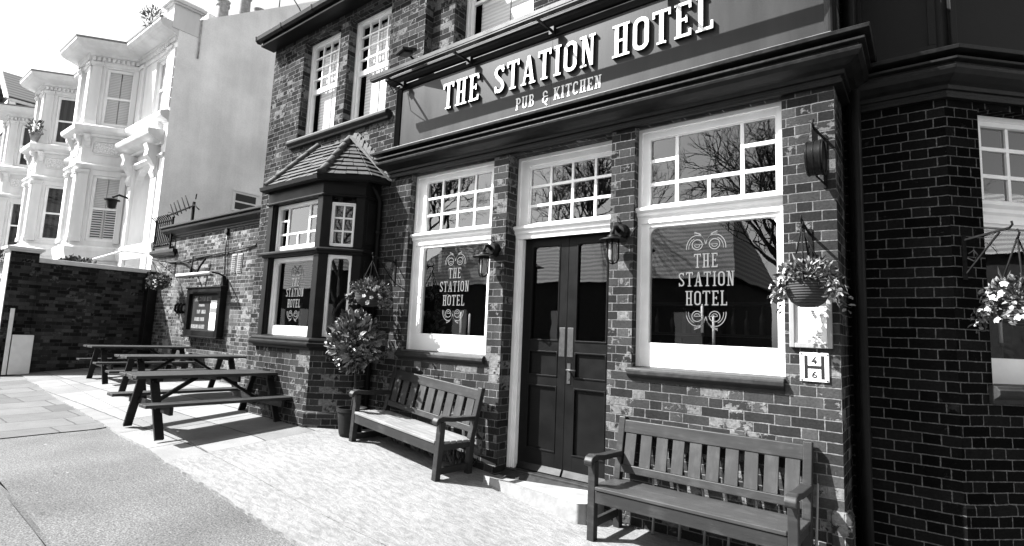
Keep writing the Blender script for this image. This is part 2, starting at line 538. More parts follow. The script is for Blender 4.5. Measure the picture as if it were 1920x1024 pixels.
def finish(name, mb, mat, parent=None, local=False, bev=0.0, label=None, fix=True, origin=None):
    off = Vector()
    if not local:
        if parent: off = wloc(parent)
        elif origin is not None: off = Vector(origin)
        elif mb.v:
            xs = [v.x for v in mb.v]; ys = [v.y for v in mb.v]
            off = Vector(((min(xs) + max(xs)) / 2, (min(ys) + max(ys)) / 2, min(v.z for v in mb.v)))
    me = bpy.data.meshes.new(name)
    me.from_pydata([tuple(v - off) for v in mb.v], [], mb.f)
    me.polygons.foreach_set("use_smooth", mb.s)
    if fix:
        bm = bmesh.new(); bm.from_mesh(me)
        bmesh.ops.recalc_face_normals(bm, faces=bm.faces)
        bm.to_mesh(me); bm.free()
    uvl = me.uv_layers.new(name="UVMap")
    vv = me.vertices
    buf = [0.0] * (2 * len(me.loops))
    for p in me.polygons:
        n = p.normal
        if abs(n.z) < .7:
            l = math.hypot(n.x, n.y) or 1.0
            tx, ty = -n.y / l, n.x / l
            if tx < -1e-3 or (abs(tx) <= 1e-3 and ty < 0): tx, ty = -tx, -ty
            for li in p.loop_indices:
                c = vv[me.loops[li].vertex_index].co + off
                buf[2 * li] = c.x * tx + c.y * ty; buf[2 * li + 1] = c.z
        else:
            for li in p.loop_indices:
                c = vv[me.loops[li].vertex_index].co + off
                buf[2 * li] = c.x; buf[2 * li + 1] = c.y
    uvl.data.foreach_set("uv", buf)
    me.materials.append(mat)
    o = bpy.data.objects.new(name, me)
    COL.objects.link(o)
    if parent: o.parent = parent
    elif not local: o.location = off
    if bev:
        b = o.modifiers.new("bevel", 'BEVEL'); b.width = bev; b.segments = 2; b.limit_method = 'ANGLE'
        b.harden_normals = False
    if label: o["label"] = label
    return o

def tag(o, label, cat, group=None, kind=None):
    if label: o["label"] = label
    if cat: o["category"] = cat
    if group: o["group"] = group
    if kind: o["kind"] = kind
    return o
def thing(name, label, cat, loc=(0, 0, 0), rot=(0, 0, 0), group=None):
    o = bpy.data.objects.new(name, None)
    o.empty_display_size = .2
    COL.objects.link(o)
    o.location = loc; o.rotation_euler = rot
    return tag(o, label, cat, group)
def copy_thing(o, loc, rot=None, label=None):
    c = o.copy(); COL.objects.link(c)
    c.location = loc
    if rot is not None: c.rotation_euler = rot
    if label: c["label"] = label
    def rec(a, b):
        for ch in a.children:
            d = ch.copy(); COL.objects.link(d); d.parent = b
            rec(ch, d)
    rec(o, c)
    return c
def structure(o):
    o["kind"] = "structure"
    return o

# ------------------------------------------------------------------ lettering (condensed slab serif, built from strokes; cap height 1)
def arc(cx, cz, rx, rz, a0, a1, n=12):
    return [(cx + rx * math.cos(R(a0 + (a1 - a0) * i / n)), cz + rz * math.sin(R(a0 + (a1 - a0) * i / n))) for i in range(n + 1)]
def glyph(ch, t=.125):
    """returns (width, list of ('p',poly) or ('s',pts,width,closed))"""
    h = t / 2; sf = .065; S = []
    def rect(a, b, c, d): S.append(('p', [(a, b), (c, b), (c, d), (a, d)]))
    def stem(x, foot=True, top=True, lo=0, hi=1, ser=.07):
        rect(x - h, lo, x + h, hi)
        if foot: rect(x - h - ser, lo, x + h + ser, lo + sf)
        if top: rect(x - h - ser, hi - sf, x + h + ser, hi)
    if ch == 'T':
        w = .5; stem(.25, True, False); rect(0, 1 - .085, w, 1); rect(0, .8, .06, 1); rect(w - .06, .8, w, 1)
    elif ch == 'H':
        w = .52; stem(.13); stem(.39); rect(.13, .46, .39, .53)
    elif ch == 'E':
        w = .46; stem(.12, ser=.06); rect(.1, 0, .44, .085); rect(.1, .915, .44, 1); rect(.1, .47, .34, .545); rect(.38, 0, .44, .2); rect(.38, .8, .44, 1); rect(.29, .4, .34, .615)
    elif ch == 'L':
        w = .44; stem(.12, ser=.06); rect(.1, 0, .43, .085); rect(.37, 0, .43, .24)
    elif ch == 'I':
        w = .28; stem(.14)
    elif ch == 'O':
        w = .46; S.append(('s', arc(.23, .77, .17, .17, 0, 180) + arc(.23, .23, .17, .17, 180, 360), t, True))
    elif ch == 'A':
        w = .56; S.append(('p', [(.07, 0), (.14, 0), (.29, .95), (.25, 1)])); S.append(('p', [(.24, 1), (.34, 1), (.52, 0), (.385, 0)])); rect(.13, .27, .42, .34); rect(0, 0, .2, sf); rect(.33, 0, .57, sf)
    elif ch == 'N':
        w = .56; rect(.1, 0, .17, 1); rect(.03, 0, .24, sf); rect(0, 1 - sf, .17, 1); S.append(('p', [(.1, 1), (.22, 1), (.46, 0), (.36, 0)])); rect(.39, 0, .46, 1); rect(.32, 1 - sf, .53, 1)
    elif ch == 'S':
        w = .46
        pts = arc(.23, .77, .16, .165, 10, 180, 8) + [(.07, .74), (.12, .62), (.23, .5), (.34, .38), (.39, .26)] + arc(.23, .23, .16, .165, 0, -170, 8)
        S.append(('s', pts, t * .95, False)); rect(.35, .74, .41, .98); rect(.05, .02, .11, .26)
    elif ch == 'P':
        w = .46; stem(.12, ser=.06); S.append(('s', [(.12, .95)] + [(.25, .95)] + arc(.26, .72, .14, .23, 90, -90, 8) + [(.12, .49)], .09, False))
    elif ch == 'U':
        w = .52; S.append(('s', [(.12, 1), (.12, .2)] + arc(.26, .2, .14, .15, 180, 360, 8) + [(.40, .2), (.4, 1)], .1, False)); rect(.02, 1 - sf, .22, 1); rect(.31, 1 - sf, .5, 1)
    elif ch == 'B':
        w = .48; stem(.12, ser=.06); S.append(('s', [(.12, .955), (.25, .955)] + arc(.26, .745, .12, .21, 90, -90, 8) + [(.12, .535)], .085, False)); S.append(('s', [(.12, .5), (.26, .5)] + arc(.27, .27, .14, .23, 90, -90, 8) + [(.12, .04)], .085, False))
    elif ch == 'K':
        w = .54; stem(.12, ser=.06); S.append(('p', [(.16, .42), (.38, .95), (.46, .95), (.2, .38)])); S.append(('p', [(.2, .5), (.3, .62), (.52, .04), (.4, .04)])); rect(.33, 1 - sf, .53, 1); rect(.34, 0, .55, sf)
    elif ch == 'C':
        w = .46; S.append(('s', arc(.24, .77, .16, .185, 15, 180, 8) + arc(.24, .23, .16, .185, 180, 345, 8), t * .9, False)); rect(.34, .72, .4, .97)
    elif ch == '&':
        w = .5; S.append(('s', [(.42, .3), (.36, .12)] + arc(.24, .2, .14, .16, -40, -180, 7) + [(.1, .3), (.16, .46), (.24, .5)], .085, False)); S.append(('s', [(.3, .5), (.2, .52), (.14, .6)] + arc(.25, .75, .12, .17, 200, 20, 7) + [(.38, .72)], .085, False)); rect(.22, .46, .44, .54); S.append(('s', [(.28, .05), (.3, -.15), (.4, -.24)], .08, False))
    elif ch == '4':
        w = .5; S.append(('p', [(.0, .26), (.3, 1), (.42, 1), (.13, .26)])); rect(0, .22, .5, .36); rect(.26, 0, .4, .55)
    elif ch == '6':
        w = .5; S.append(('s', arc(.25, .28, .17, .2, 0, 360, 14)[:-1], .14, True)); S.append(('s', [(.1, .3), (.12, .55), (.22, .8), (.4, .93)], .13, False))
    elif ch == 'R':
        w = .5; stem(.12, ser=.06); S.append(('s', [(.12, .95), (.25, .95)] + arc(.26, .72, .14, .23, 90, -90, 8) + [(.12, .49)], .09, False)); S.append(('p', [(.24, .5), (.34, .5), (.5, 0), (.38, 0)]))
    elif ch == 'D':
        w = .5; stem(.12, ser=.06); S.append(('s', [(.12, .955), (.22, .955)] + arc(.24, .5, .17, .455, 90, -90, 10) + [(.12, .045)], .09, False))
    elif ch == 'G':
        w = .48; S.append(('s', arc(.24, .77, .16, .185, 15, 180, 8) + arc(.24, .23, .16, .185, 180, 360, 8) + [(.4, .42)], t * .9, False)); rect(.26, .4, .45, .47)
    else:
        w = .3
    return w, S
def text(mb, s, x0, x1, z0, hgt, yf, yb, t=.125):
    """lettering between x0 and x1 on the plane y = yf (front) .. yb (back)"""
    gs = [glyph(c, t) for c in s]
    gap = .1
    tot = sum(g[0] for g in gs) + gap * (len(gs) - 1)
    sx = (x1 - x0) / tot
    x = x0; k = 0
    for w, S in gs:
        for st in S:
            e = .00025 * (k % 9); k += 1
            if st[0] == 'p': mb.prism([(x + a * sx, z0 + b * hgt) for a, b in st[1]], yf - e, yb)
            else: mb.path2d([(x + a * sx, z0 + b * hgt) for a, b in st[1]], st[2] * (sx + hgt) / 2, yf - e, yb, st[3])
        x += (w + gap) * sx
    return mb
def scroll(mb, cx, cz, s, yf, flip):
    """pair of spirals with curling wings above and below the window lettering"""
    def pl(pts, w=.012):
        mb.path2d([(cx + a * s, cz + (b * s if not flip else -b * s)) for a, b in pts], w * s * .62, yf, yf + .0012)
    for sg in (-1, 1):
        e = 0
        pl([(sg * (.075 + a), b) for a, b in arc(0, 0, .045, .045, 0, 360, 20)])
        pl([(sg * (.075 + a), b) for a, b in arc(0, 0, .024, .024, 180, 360, 10)], .009)
        pl([(sg * a, b) for a, b in ((.02, 0), (.1, 0))], .008)
        pl([(sg * a, b) for a, b in arc(.075, -.03, .095, .115, -5, 120, 16)])
        pl([(sg * a, b) for a, b in arc(.075, -.03, .075, .09, -5, 70, 12)], .009)
        pl([(sg * a, b) for a, b in ((.0, .0), (.015, .05), (.05, .095), (.1, .115))], .011)
        pl([(sg * a, b) for a, b in ((.005, .03), (.03, .075), (.07, .1), (.1, .1))], .008)
def decal(parent, m, cx, zb, s, y):
    """THE STATION HOTEL on a pane; zb = baseline of THE"""
    mb = MB(m)
    text(mb, "THE", cx - .103 * s, cx + .103 * s, zb, .125 * s, y, y + .0012, .10)
    text(mb, "STATION", cx - .243 * s, cx + .243 * s, zb - .163 * s, .127 * s, y, y + .0012, .10)
    text(mb, "HOTEL", cx - .18 * s, cx + .18 * s, zb - .33 * s, .127 * s, y, y + .0012, .10)
    scroll(mb, cx, zb + .205 * s, s, y, False)
    scroll(mb, cx, zb - .425 * s, s, y, True)
    return finish("window_lettering", mb, M['decal'], parent)

# ------------------------------------------------------------------ windows, walls
def wall_panel(m, s0, s1, z0, z1, openings, depth, mb=None):
    """single wall face in a wall frame, with reveals round its openings (s0,s1,z0,z1)"""
    mb = mb or MB(m); mb.m = m
    xs = sorted({s0, s1, *[q for o in openings for q in o[:2] if s0 < q < s1]})
    zs = sorted({z0, z1, *[q for o in openings for q in o[2:4] if z0 < q < z1]})
    for i in range(len(xs) - 1):
        for j in range(len(zs) - 1):
            cx = (xs[i] + xs[i + 1]) / 2; cz = (zs[j] + zs[j + 1]) / 2
            if any(o[0] < cx < o[1] and o[2] < cz < o[3] for o in openings): continue
            mb.quad((xs[i], 0, zs[j]), (xs[i + 1], 0, zs[j]), (xs[i + 1], 0, zs[j + 1]), (xs[i], 0, zs[j + 1]))
    for o in openings:
        a, b, c, d = o[:4]; dp = o[4] if len(o) > 4 else depth
        mb.quad((a, 0, c), (a, dp, c), (a, dp, d), (a, 0, d))
        mb.quad((b, 0, c), (b, 0, d), (b, dp, d), (b, dp, c))
        mb.quad((a, 0, d), (a, dp, d), (b, dp, d), (b, 0, d))
        mb.quad((a, 0, c), (b, 0, c), (b, dp, c), (a, dp, c))
    return mb

def rail_box(mb, x0, x1, z0, z1, y, d, step=.012):
    """a bar with a small stepped moulding towards the glass"""
    mb.box(x0, x1, y, y + d, z0, z1)

def window(parent, m, x0, x1, z0, z1, y, fw, cells, mat='white', glass='glass', bar=.028, bot=None, top=None, round_r=0, name='window', dep=.07, left=None, right=None):
    """sash or casement at depth y in wall frame m. cells: list of (cx0,cx1,cz0,cz1) panes in absolute local coordinates"""
    mb = MB(m)
    bot = bot or fw; top = top or fw; left = left or fw; right = right or fw
    mb.box(x0, x0 + left, y, y + dep, z0, z1)
    mb.box(x1 - right, x1, y, y + dep, z0, z1)
    mb.box(x0 + left, x1 - right, y, y + dep, z1 - top, z1)
    mb.box(x0 + left, x1 - right, y, y + dep, z0, z0 + bot)
    # outer bead a little proud of the frame
    q = min(.035, left * .4)
    mb.box(x0, x0 + q, y - .018, y, z0, z1); mb.box(x1 - q, x1, y - .018, y, z0, z1)
    mb.box(x0 + q, x1 - q, y - .018, y, z1 - q, z1)
    ix0, ix1, iz0, iz1 = x0 + left, x1 - right, z0 + bot, z1 - top
    # bars: everything inside the light that no cell covers
    xs = sorted({ix0, ix1, *[c for ce in cells for c in ce[:2]]}); zs = sorted({iz0, iz1, *[c for ce in cells for c in ce[2:]]})
    for i in range(len(xs) - 1):
        for j in range(len(zs) - 1):
            cx = (xs[i] + xs[i + 1]) / 2; cz = (zs[j] + zs[j + 1]) / 2
            if any(c[0] < cx < c[1] and c[2] < cz < c[3] for c in cells): continue
            mb.box(xs[i], xs[i + 1], y + .018, y + .052, zs[j], zs[j + 1])
    if round_r:
        for c in cells:
            for sx, ax in ((1, c[0]), (-1, c[1])):
                for sz, az in ((-1, c[3]),):
                    pts = [(ax, az)] + [(ax + sx * round_r * (1 - math.sin(R(a))), az + sz * round_r * (1 - math.cos(R(a)))) for a in range(0, 91, 15)]
                    mb.prism(pts, y + .02, y + .05)
    w = finish(name, mb, M[mat], parent)
    g = MB(m)
    for c in cells:
        e = random.uniform(-.0015, .0015)
        g.quad((c[0] - .004, y + .034 + e, c[2] - .004), (c[1] + .004, y + .034 - e, c[2] - .004), (c[1] + .004, y + .034 - e, c[3] + .004), (c[0] - .004, y + .034 + e, c[3] + .004))
    finish("pane", g, M[glass], w, fix=False)
    return w
def grid_cells(x0, x1, z0, z1, nx, nz, bar=.026):
    cw = (x1 - x0 + bar) / nx; ch = (z1 - z0 + bar) / nz
    return [(x0 + i * cw, x0 + (i + 1) * cw - bar, z0 + j * ch, z0 + (j + 1) * ch - bar) for i in range(nx) for j in range(nz)]

I4 = Matrix.Identity(4)
# ------------------------------------------------------------------ ground
KERB = [(-60, -.6), (-40, -.9), (-16.7, -1.53), (-11, -1.94), (-8, -2.12), (-6, -2.25), (-4.2, -2.27), (-2, -2.2), (3, -2.1), (40, -2.1)]
def kerb(x): return lerp_t(x, [a for a, b in KERB], [b for a, b in KERB])
def sheet(name, xs, ylo, yhi, ny, dz, mat, edge=0.0, jag=0.0):
    mb = MB(); vs = []; fs = []
    nx = len(xs)
    for x in xs:
        j = (mnoise.noise(Vector((x * 3.1, 7.7, 0))) + .6 * mnoise.noise(Vector((x * 11.0, 2.1, 0)))) * jag
        a, b = ylo(x) + j, yhi(x)
        for k in range(ny + 1):
            y = a + (b - a) * k / ny
            vs.append((x, y, G(x, y) + dz + .004 * mnoise.noise(Vector((x * 1.3, y * 1.7, 3)))))
    for i in range(nx - 1):
        for k in range(ny):
            a = i * (ny + 1) + k
            fs.append((a, a + ny + 1, a + ny + 2, a + 1))
    mb.add(vs, fs, True)
    if edge:
        for i in range(nx - 1):
            p = vs[i * (ny + 1)]; q = vs[(i + 1) * (ny + 1)]
            mb.quad((p[0], p[1], p[2] - edge), (q[0], q[1], q[2] - edge), q, p)
    o = finish(name, mb, mat, fix=False, origin=(0, 0, 0))
    return structure(o)
def rng(a, b, st):
    n = max(1, int(round((b - a) / st)))
    return [a + (b - a) * i / n for i in range(n + 1)]
XA = rng(-6.0, 6, .12)
JX = 0.35
inner = lambda x: kerb(x) + .40
sheet("forecourt", XA, inner, lambda x: 1.2, 14, 0.0, M['concrete'], .03, .012)
sheet("forecourt_edging", rng(-16.4, -6.0, .1), kerb, lambda x: kerb(x) + .39, 3, .0, M['slabs'], .05, .03)
sheet("forecourt_edging", rng(-6.0, 6, .06), kerb, lambda x: kerb(x) + .387 + .012 * mnoise.noise(Vector((x * 4, 1, 1))), 3, .0, M['concrete'], .05, .045)
sheet("forecourt_paving", rng(-16.4, -6.0, .2), inner, lambda x: 1.2, 14, .001, M['slabs'], .03)
sheet("pavement", rng(-8.25, 40, .2), lambda x: -3.42, lambda x: kerb(x) + .1, 8, -.025, M['asphalt'])
sheet("paved_path", rng(-60, -8.25, .3), lambda x: -3.42, lambda x: kerb(x) + .1, 6, -.015, M['slab_path'], .0)
sheet("road", rng(-60, 40, 1.0), lambda x: -13.0, lambda x: -3.44, 12, -.05, M['asphalt'], 0)
sheet("far_pavement", rng(-60, 40, 1.0), lambda x: -16.5, lambda x: -13.0, 3, .03, M['slab_path'], .1)
gm = MB()
gx = [-320, -160, -80, -60, -45, -30, -17, -12, -8, -5, -3.5, -2, 0, 4, 10, 25, 40, 80, 160, 320]; gy = [-320, -160, -80, -40, -22, -16, -13, -8, -3, -.5, 0, 2, 6, 14, 40, 120, 320]
gm.add([(x, y, G(x, y) - .12) for x in gx for y in gy], [(i * len(gy) + k, (i + 1) * len(gy) + k, (i + 1) * len(gy) + k + 1, i * len(gy) + k + 1) for i in range(len(gx) - 1) for k in range(len(gy) - 1)])
structure(finish("ground", gm, M['asphalt'], fix=False, origin=(0, 0, 0)))

# ------------------------------------------------------------------ the pub
pub = thing("pub_building", "dark brick corner pub with white sash windows, black fascia and a small tiled bay", "pub", (-4.5, 0, 0))
# ground-floor front wall and left wing front, all on the plane y = 0
UPW = [(-8.1, -7.1, 4.6, 6.3, .16), (-6.88, -5.9, 4.6, 6.3, .16)]
LWo = (-5.25, -3.87, 1.36, 3.60); DRo = (-3.66, -2.39, -.3, 3.60); RWo = (-2.15, -.885, 1.36, 3.60)
mb = MB()
wall_panel(I4, -9.05, -.52, -.4, 3.66, [LWo, RWo, DRo + (.24,), (-7.55, -5.95, .5, 3.3, .02)], .14, mb)
wall_panel(I4, -9.05, -5.18, 3.66, 6.62, UPW, .16, mb)
mb.m = I4
mb.quad((-5.18, 0, 3.66), (-5.18, .13, 3.66), (-5.18, .13, 8.2), (-5.18, 0, 8.2))
mb.quad((-9.05, 0, -.4), (-9.05, 0, 6.62), (-9.05, 7, 6.62), (-9.05, 7, -.4))
mb.quad((-.52, 0, -.4), (-.52, .57, -.4), (-.52, .57, 8.2), (-.52, 0, 8.2))
finish("wall", mb, M['brick'], pub, fix=False)
# recessed upper wall over the fascia, with its tall windows
mb = MB(frame((0, .13), (1, 0)))
U3 = [(-4.77, -3.50, 4.2, 7.4, .3), (-3.16, -1.9, 4.2, 7.4, .3)]
wall_panel(mb.m, -5.18, -.5, 3.66, 8.2, U3, .3, mb)
for a in (-4.77, -3.50 - .0, -3.16, -1.9):   # stepped brick jambs
    pass
finish("upper_wall", mb, M['brick'], pub, fix=False)
for a, b, c, d, e in U3:
    m = frame((0, .13 + .24), (1, 0))
    w = window(pub, m, a, b, c, d, 0, .075, [(a + .1, b - .1, 5.98, 7.3), (a + .1, b - .1, c + .1, 5.94)], glass='glass_up')
    bl = MB(); bl.box(a + .14, (a + b) / 2 - .01, .5, .505, c, d - .1); bl.box((a + b) / 2 + .01, b - .1, .5, .505, c, d - .1)
    finish("blind", bl, M['blind'], w)
# corner block: set-back bay and 45 degree canted face
mb = MB()
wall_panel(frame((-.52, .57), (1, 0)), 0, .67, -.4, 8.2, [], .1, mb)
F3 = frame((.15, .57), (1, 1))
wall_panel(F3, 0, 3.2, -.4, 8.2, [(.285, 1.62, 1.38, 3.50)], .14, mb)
finish("corner_wall", mb, M['brick_shaded'], pub, fix=False)
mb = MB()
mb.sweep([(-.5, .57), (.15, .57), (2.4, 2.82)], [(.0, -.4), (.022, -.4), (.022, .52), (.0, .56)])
finish("plinth", mb, M['brick_shaded'], pub, fix=False)
# corner guard stone at the foot of the end pier
mb = MB(); mb.add([(-.60, -.035, -.4), (-.47, -.035, -.4), (-.47, .12, -.4), (-.60, .12, -.4), (-.60, -.035, .44), (-.47, -.035, .42), (-.47, .12, .44), (-.60, .12, .46), (-.585, .003, .50), (-.53, .003, .49), (-.53, .11, .5), (-.585, .11, .51)],
    [(0, 3, 2, 1), (0, 1, 5, 4), (1, 2, 6, 5), (2, 3, 7, 6), (3, 0, 4, 7), (4, 5, 9, 8), (5, 6, 10, 9), (6, 7, 11, 10), (7, 4, 8, 11), (8, 9, 10, 11)])
finish("corner_stone", mb, M['brick'], pub, bev=.012)

# rooms behind the glass, dark and closed
mb = MB()
def room(x0, x1, y0, y1, z0, z1, front=False):
    mb.quad((x0, y0, z0), (x1, y0, z0), (x1, y1, z0), (x0, y1, z0)); mb.quad((x0, y0, z1), (x0, y1, z1), (x1, y1, z1), (x1, y0, z1))
    mb.quad((x0, y0, z0), (x0, y1, z0), (x0, y1, z1), (x0, y0, z1)); mb.quad((x1, y0, z0), (x1, y0, z1), (x1, y1, z1), (x1, y1, z0)); mb.quad((x0, y1, z0), (x1, y1, z0), (x1, y1, z1), (x0, y1, z1))
room(-5.4, -.56, .18, 4.2, .16, 3.64)
room(-7.6, -5.9, .05, 1.4, .3, 3.4)
room(-8.6, -5.5, .34, 3, 4.3, 6.6)
room(-5.16, -.5, .62, 3, 3.7, 8)
finish("room", mb, M['room'], pub, fix=False)
mb = MB(); mb.m = frame((.15, .57), (1, 1)); room(.2, 3.1, .2, 2.2, .2, 3.6)
finish("room", mb, M['room'], pub, fix=False)

# left front window, doorway, right front window ------------------------------
def transom(parent, m, x0, x1, z0, z1, y):
    mb = MB(m)
    h = z1 - z0
    mb.profx([(y, z0), (y - .025, z0), (y - .03, z0 + h * .3), (y - .05, z0 + h * .42), (y - .05, z0 + h * .6), (y - .08, z0 + h * .75), (y - .085, z0 + h * .9), (y - .06, z1), (y, z1)], x0, x1)
    return finish("transom", mb, M['white'], parent)
def sill(parent, m, x0, x1, z0, z1, y0, y1, mat='sill', name="sill"):
    mb = MB(m); h = z1 - z0
    mb.profx([(y1, z0), (y0 + .05, z0), (y0 + .045, z0 + h * .25), (y0 + .012, z0 + h * .42), (y0, z0 + h * .55), (y0, z0 + h * .8), (y0 + .012, z0 + h * .86), (y0 + .02, z1), (y1, z1 + .012)], x0, x1)
    return finish(name, mb, M[mat], parent, bev=.004)
yw = .11
cells = grid_cells(-5.06, -3.99, 2.86, 3.49, 4, 3)
w = window(pub, I4, LWo[0], LWo[1], 2.80, LWo[3], yw, .12, cells, bot=.06, top=.10, left=.18)
transom(w, I4, LWo[0], LWo[1], 2.70, 2.835, yw + .01)
w = window(pub, I4, LWo[0], LWo[1], LWo[2] + .01, 2.72, yw, .12, [(-5.06, -3.99, 1.575, 2.645)], bot=.205, top=.07, left=.18, round_r=.045)
decal(w, I4, -4.525, 2.252, 1.0, yw + .028)
sill(w, I4, LWo[0] - .05, LWo[1] - .003, 1.235, 1.358, -.05, .13)
cells = [(-2.04, -1.805, 3.30, 3.49), (-2.04, -1.805, 3.075, 3.27), (-2.04, -1.805, 2.86, 3.045),
         (-1.775, -1.235, 3.075, 3.49), (-1.775, -1.515, 2.86, 3.045), (-1.49, -1.235, 2.86, 3.045),
         (-1.205, -.955, 3.30, 3.49), (-1.205, -.955, 3.075, 3.27), (-1.205, -.955, 2.86, 3.045)]
w = window(pub, I4, RWo[0], RWo[1], 2.80, RWo[3], yw, .11, cells, bot=.06, top=.10, right=.07)
transom(w, I4, RWo[0], RWo[1], 2.70, 2.835, yw + .01)
w = window(pub, I4, RWo[0], RWo[1], RWo[2] + .01, 2.72, yw, .11, [(-2.04, -.955, 1.585, 2.645)], bot=.215, top=.07, right=.07, round_r=.075)
decal(w, I4, -1.53, 2.255, 1.0, yw + .028)
sill(w, I4, RWo[0] - .025, RWo[1] - .003, 1.235, 1.358, -.05, .13)
# canted-face window
cells = [(.43 + i * .272, .43 + i * .272 + .245, a, b) for i in range(4) for a, b in ((3.255, 3.42), (3.03, 3.225), (2.80, 3.0))]
w = window(pub, F3, .285, 1.62, 2.72, 3.495, .11, .1, cells, bot=.07, top=.075, left=.145, right=.1)
transom(w, F3, .285, 1.62, 2.64, 2.80, .12)
w = window(pub, F3, .285, 1.62, 1.385, 2.66, .11, .1, [(.42, 1.5, 1.58, 2.60)], bot=.19, top=.06)
mbx = MB(F3); text(mbx, "STATION", .72, 1.206, 2.02, .127, .137, .139); scroll(mbx, .963, 1.70, 1.0, .137, True); text(mbx, "HOTEL", .783, 1.143, 1.86, .127, .137, .139)
finish("window_lettering", mbx, M['decal'], w)
sill(w, F3, .25, 1.66, 1.25, 1.378, -.08, .13)

# doorway: white frame, transom light, double doors, threshold
dy = .20
cells = grid_cells(-3.494, -2.42, 2.835, 3.455, 4, 3)
w = window(pub, I4, -3.658, -2.392, 2.775, 3.598, dy, .12, cells, bot=.06, top=.10, left=.145, right=.02)
transom(w, I4, -3.658, -2.392, 2.665, 2.81, dy + .01)
mb = MB()
for a, b in ((-3.658, -3.572), (-2.436, -2.392)):
    mb.box(a, b, dy, dy + .1, .19, 2.664)
    mb.box(a, a + (b - a) * .55, dy - .02, dy, .19, 2.664)
finish("door_frame", mb, M['white'], pub, bev=.006)
def door_leaf(x0, x1, lever):
    yy = dy + .06
    mb = MB()
    st = .10
    z = (.205, .42, 1.09, 1.185, 1.45, 1.556, 2.59, 2.67)
    mb.box(x0, x0 + st, yy, yy + .045, z[0], z[7]); mb.box(x1 - st, x1, yy, yy + .045, z[0], z[7])
    for a, b in ((z[0], z[1]), (z[2], z[3]), (z[4], z[5]), (z[6], z[7])): mb.box(x0 + st, x1 - st, yy, yy + .045, a, b)
    for a, b in ((z[1], z[2]), (z[3], z[4])): mb.box(x0 + st, x1 - st, yy + .022, yy + .03, a, b)
    for a, b in ((z[1], z[2]), (z[3], z[4]), (z[5], z[6])):       # beads round the panels
        q = .014
        mb.box(x0 + st, x1 - st, yy - .008, yy + .02, a, a + q); mb.box(x0 + st, x0 + st + q, yy - .006, yy + .02, a + q, b - q); mb.box(x1 - st - q, x1 - st, yy - .006, yy + .02, a + q, b - q); mb.box(x0 + st, x1 - st, yy - .006, yy + .02, b - q, b)
    for sx, ax in ((1, x0 + st), (-1, x1 - st)):
        rr = .09
        mb.prism([(ax, z[6])] + [(ax + sx * rr * (1 - math.sin(R(a))), z[6] - rr * (1 - math.cos(R(a)))) for a in range(0, 91, 15)], yy + .002, yy + .043)
    mb.profx([(yy, .215), (yy - .035, .2), (yy - .035, .21), (yy, .27)], x0 + .01, x1 - .01)
    d = finish("door", mb, M['door'], pub, bev=.003)
    g = MB(); g.quad((x0 + st - .01, yy + .025, z[5] - .01), (x1 - st + .01, yy + .025, z[5] - .01), (x1 - st + .01, yy + .025, z[6] + .01), (x0 + st - .01, yy + .025, z[6] + .01))
    finish("pane", g, M['glass'], d, fix=False)
    p = MB()
    px = x1 - .085 if not lever else x0 + .012
    p.box(px, px + .07, yy - .004, yy, 1.40, 1.70)
    finish("push_plate", p, M['metal'], d, bev=.002)
    if lever:
        p = MB(); p.box(x0 + .02, x0 + .06, yy - .006, yy, 1.13, 1.335)
        p.tube([(x0 + .04, yy - .003, 1.27), (x0 + .04, yy - .05, 1.27), (x0 + .045, yy - .055, 1.27), (x0 + .15, yy - .055, 1.268)], .009, 8)
        p.tube([(x0 + .04, yy - .006, 1.18), (x0 + .04, yy - .012, 1.18)], .011, 10)
        finish("handle", p, M['metal'], d)
    return d
door_leaf(-3.570, -3.003, False)
door_leaf(-2.999, -2.436, True)
mb = MB(); mb.box(-3.655, -2.395, .15, .36, .08, .20); mb.profx([(.15, .08), (.06, .08), (.06, .14), (.15, .18)], -3.655, -2.395)
finish("threshold", mb, M['sill'], pub, bev=.006)
# paving inside the porch, and the worn step in front
mb = MB()
mb.add([(-3.64, .15, .1), (-3.66, -.02, .13), (-3.60, -.27, .20), (-3.3, -.33, .205), (-2.9, -.36, .20), (-2.46, -.36, .185), (-2.40, -.31, .185), (-2.385, -.02, .18), (-2.4, .15, .18)], [tuple(range(9))])
top = list(mb.v); n = 9
mb.add([(v.x * 1.0, v.y, -.2) for v in top] + [tuple(v) for v in top], [(i, (i + 1) % n, (i + 1) % n + n, i + n) for i in range(n)])
st_ = finish("doorstep", mb, M['stone'], pub, bev=.012)

# timber bay on a brick base -----------------------------------------------------
BP = [(-7.66, 0), (-7.66, -.24), (-7.60, -.62), (-6.24, -.62), (-5.86, -.24), (-5.86, 0.02)]
mb = MB()
mb.sweep(BP, [(0, -.4), (0, 1.34), (-.02, 1.34), (-.02, -.4)])
mb.sweep(BP, [(0, -.4), (.035, -.4), (.035, .52), (.0, .56)])
finish("bay_base", mb, M['brick'], pub, fix=False)
mb = MB()
mb.sweep(BP, [(-.05, 1.30), (.03, 1.30), (.035, 1.33), (.075, 1.345), (.085, 1.365), (.085, 1.39), (.055, 1.40), (.06, 1.425), (.05, 1.45), (-.05, 1.47)])
mb.sweep(BP, [(-.05, 2.55), (.02, 2.55), (.03, 2.575), (.055, 2.585), (.055, 2.61), (.03, 2.63), (-.05, 2.64)])
mb.sweep(BP, [(-.06, 3.315), (.025, 3.315), (.03, 3.335), (.01, 3.345), (.01, 3.54), (-.06, 3.54)])
mb.sweep(BP, [(-.02, 3.54), (.05, 3.54), (.05, 3.56), (-.02, 3.58)])
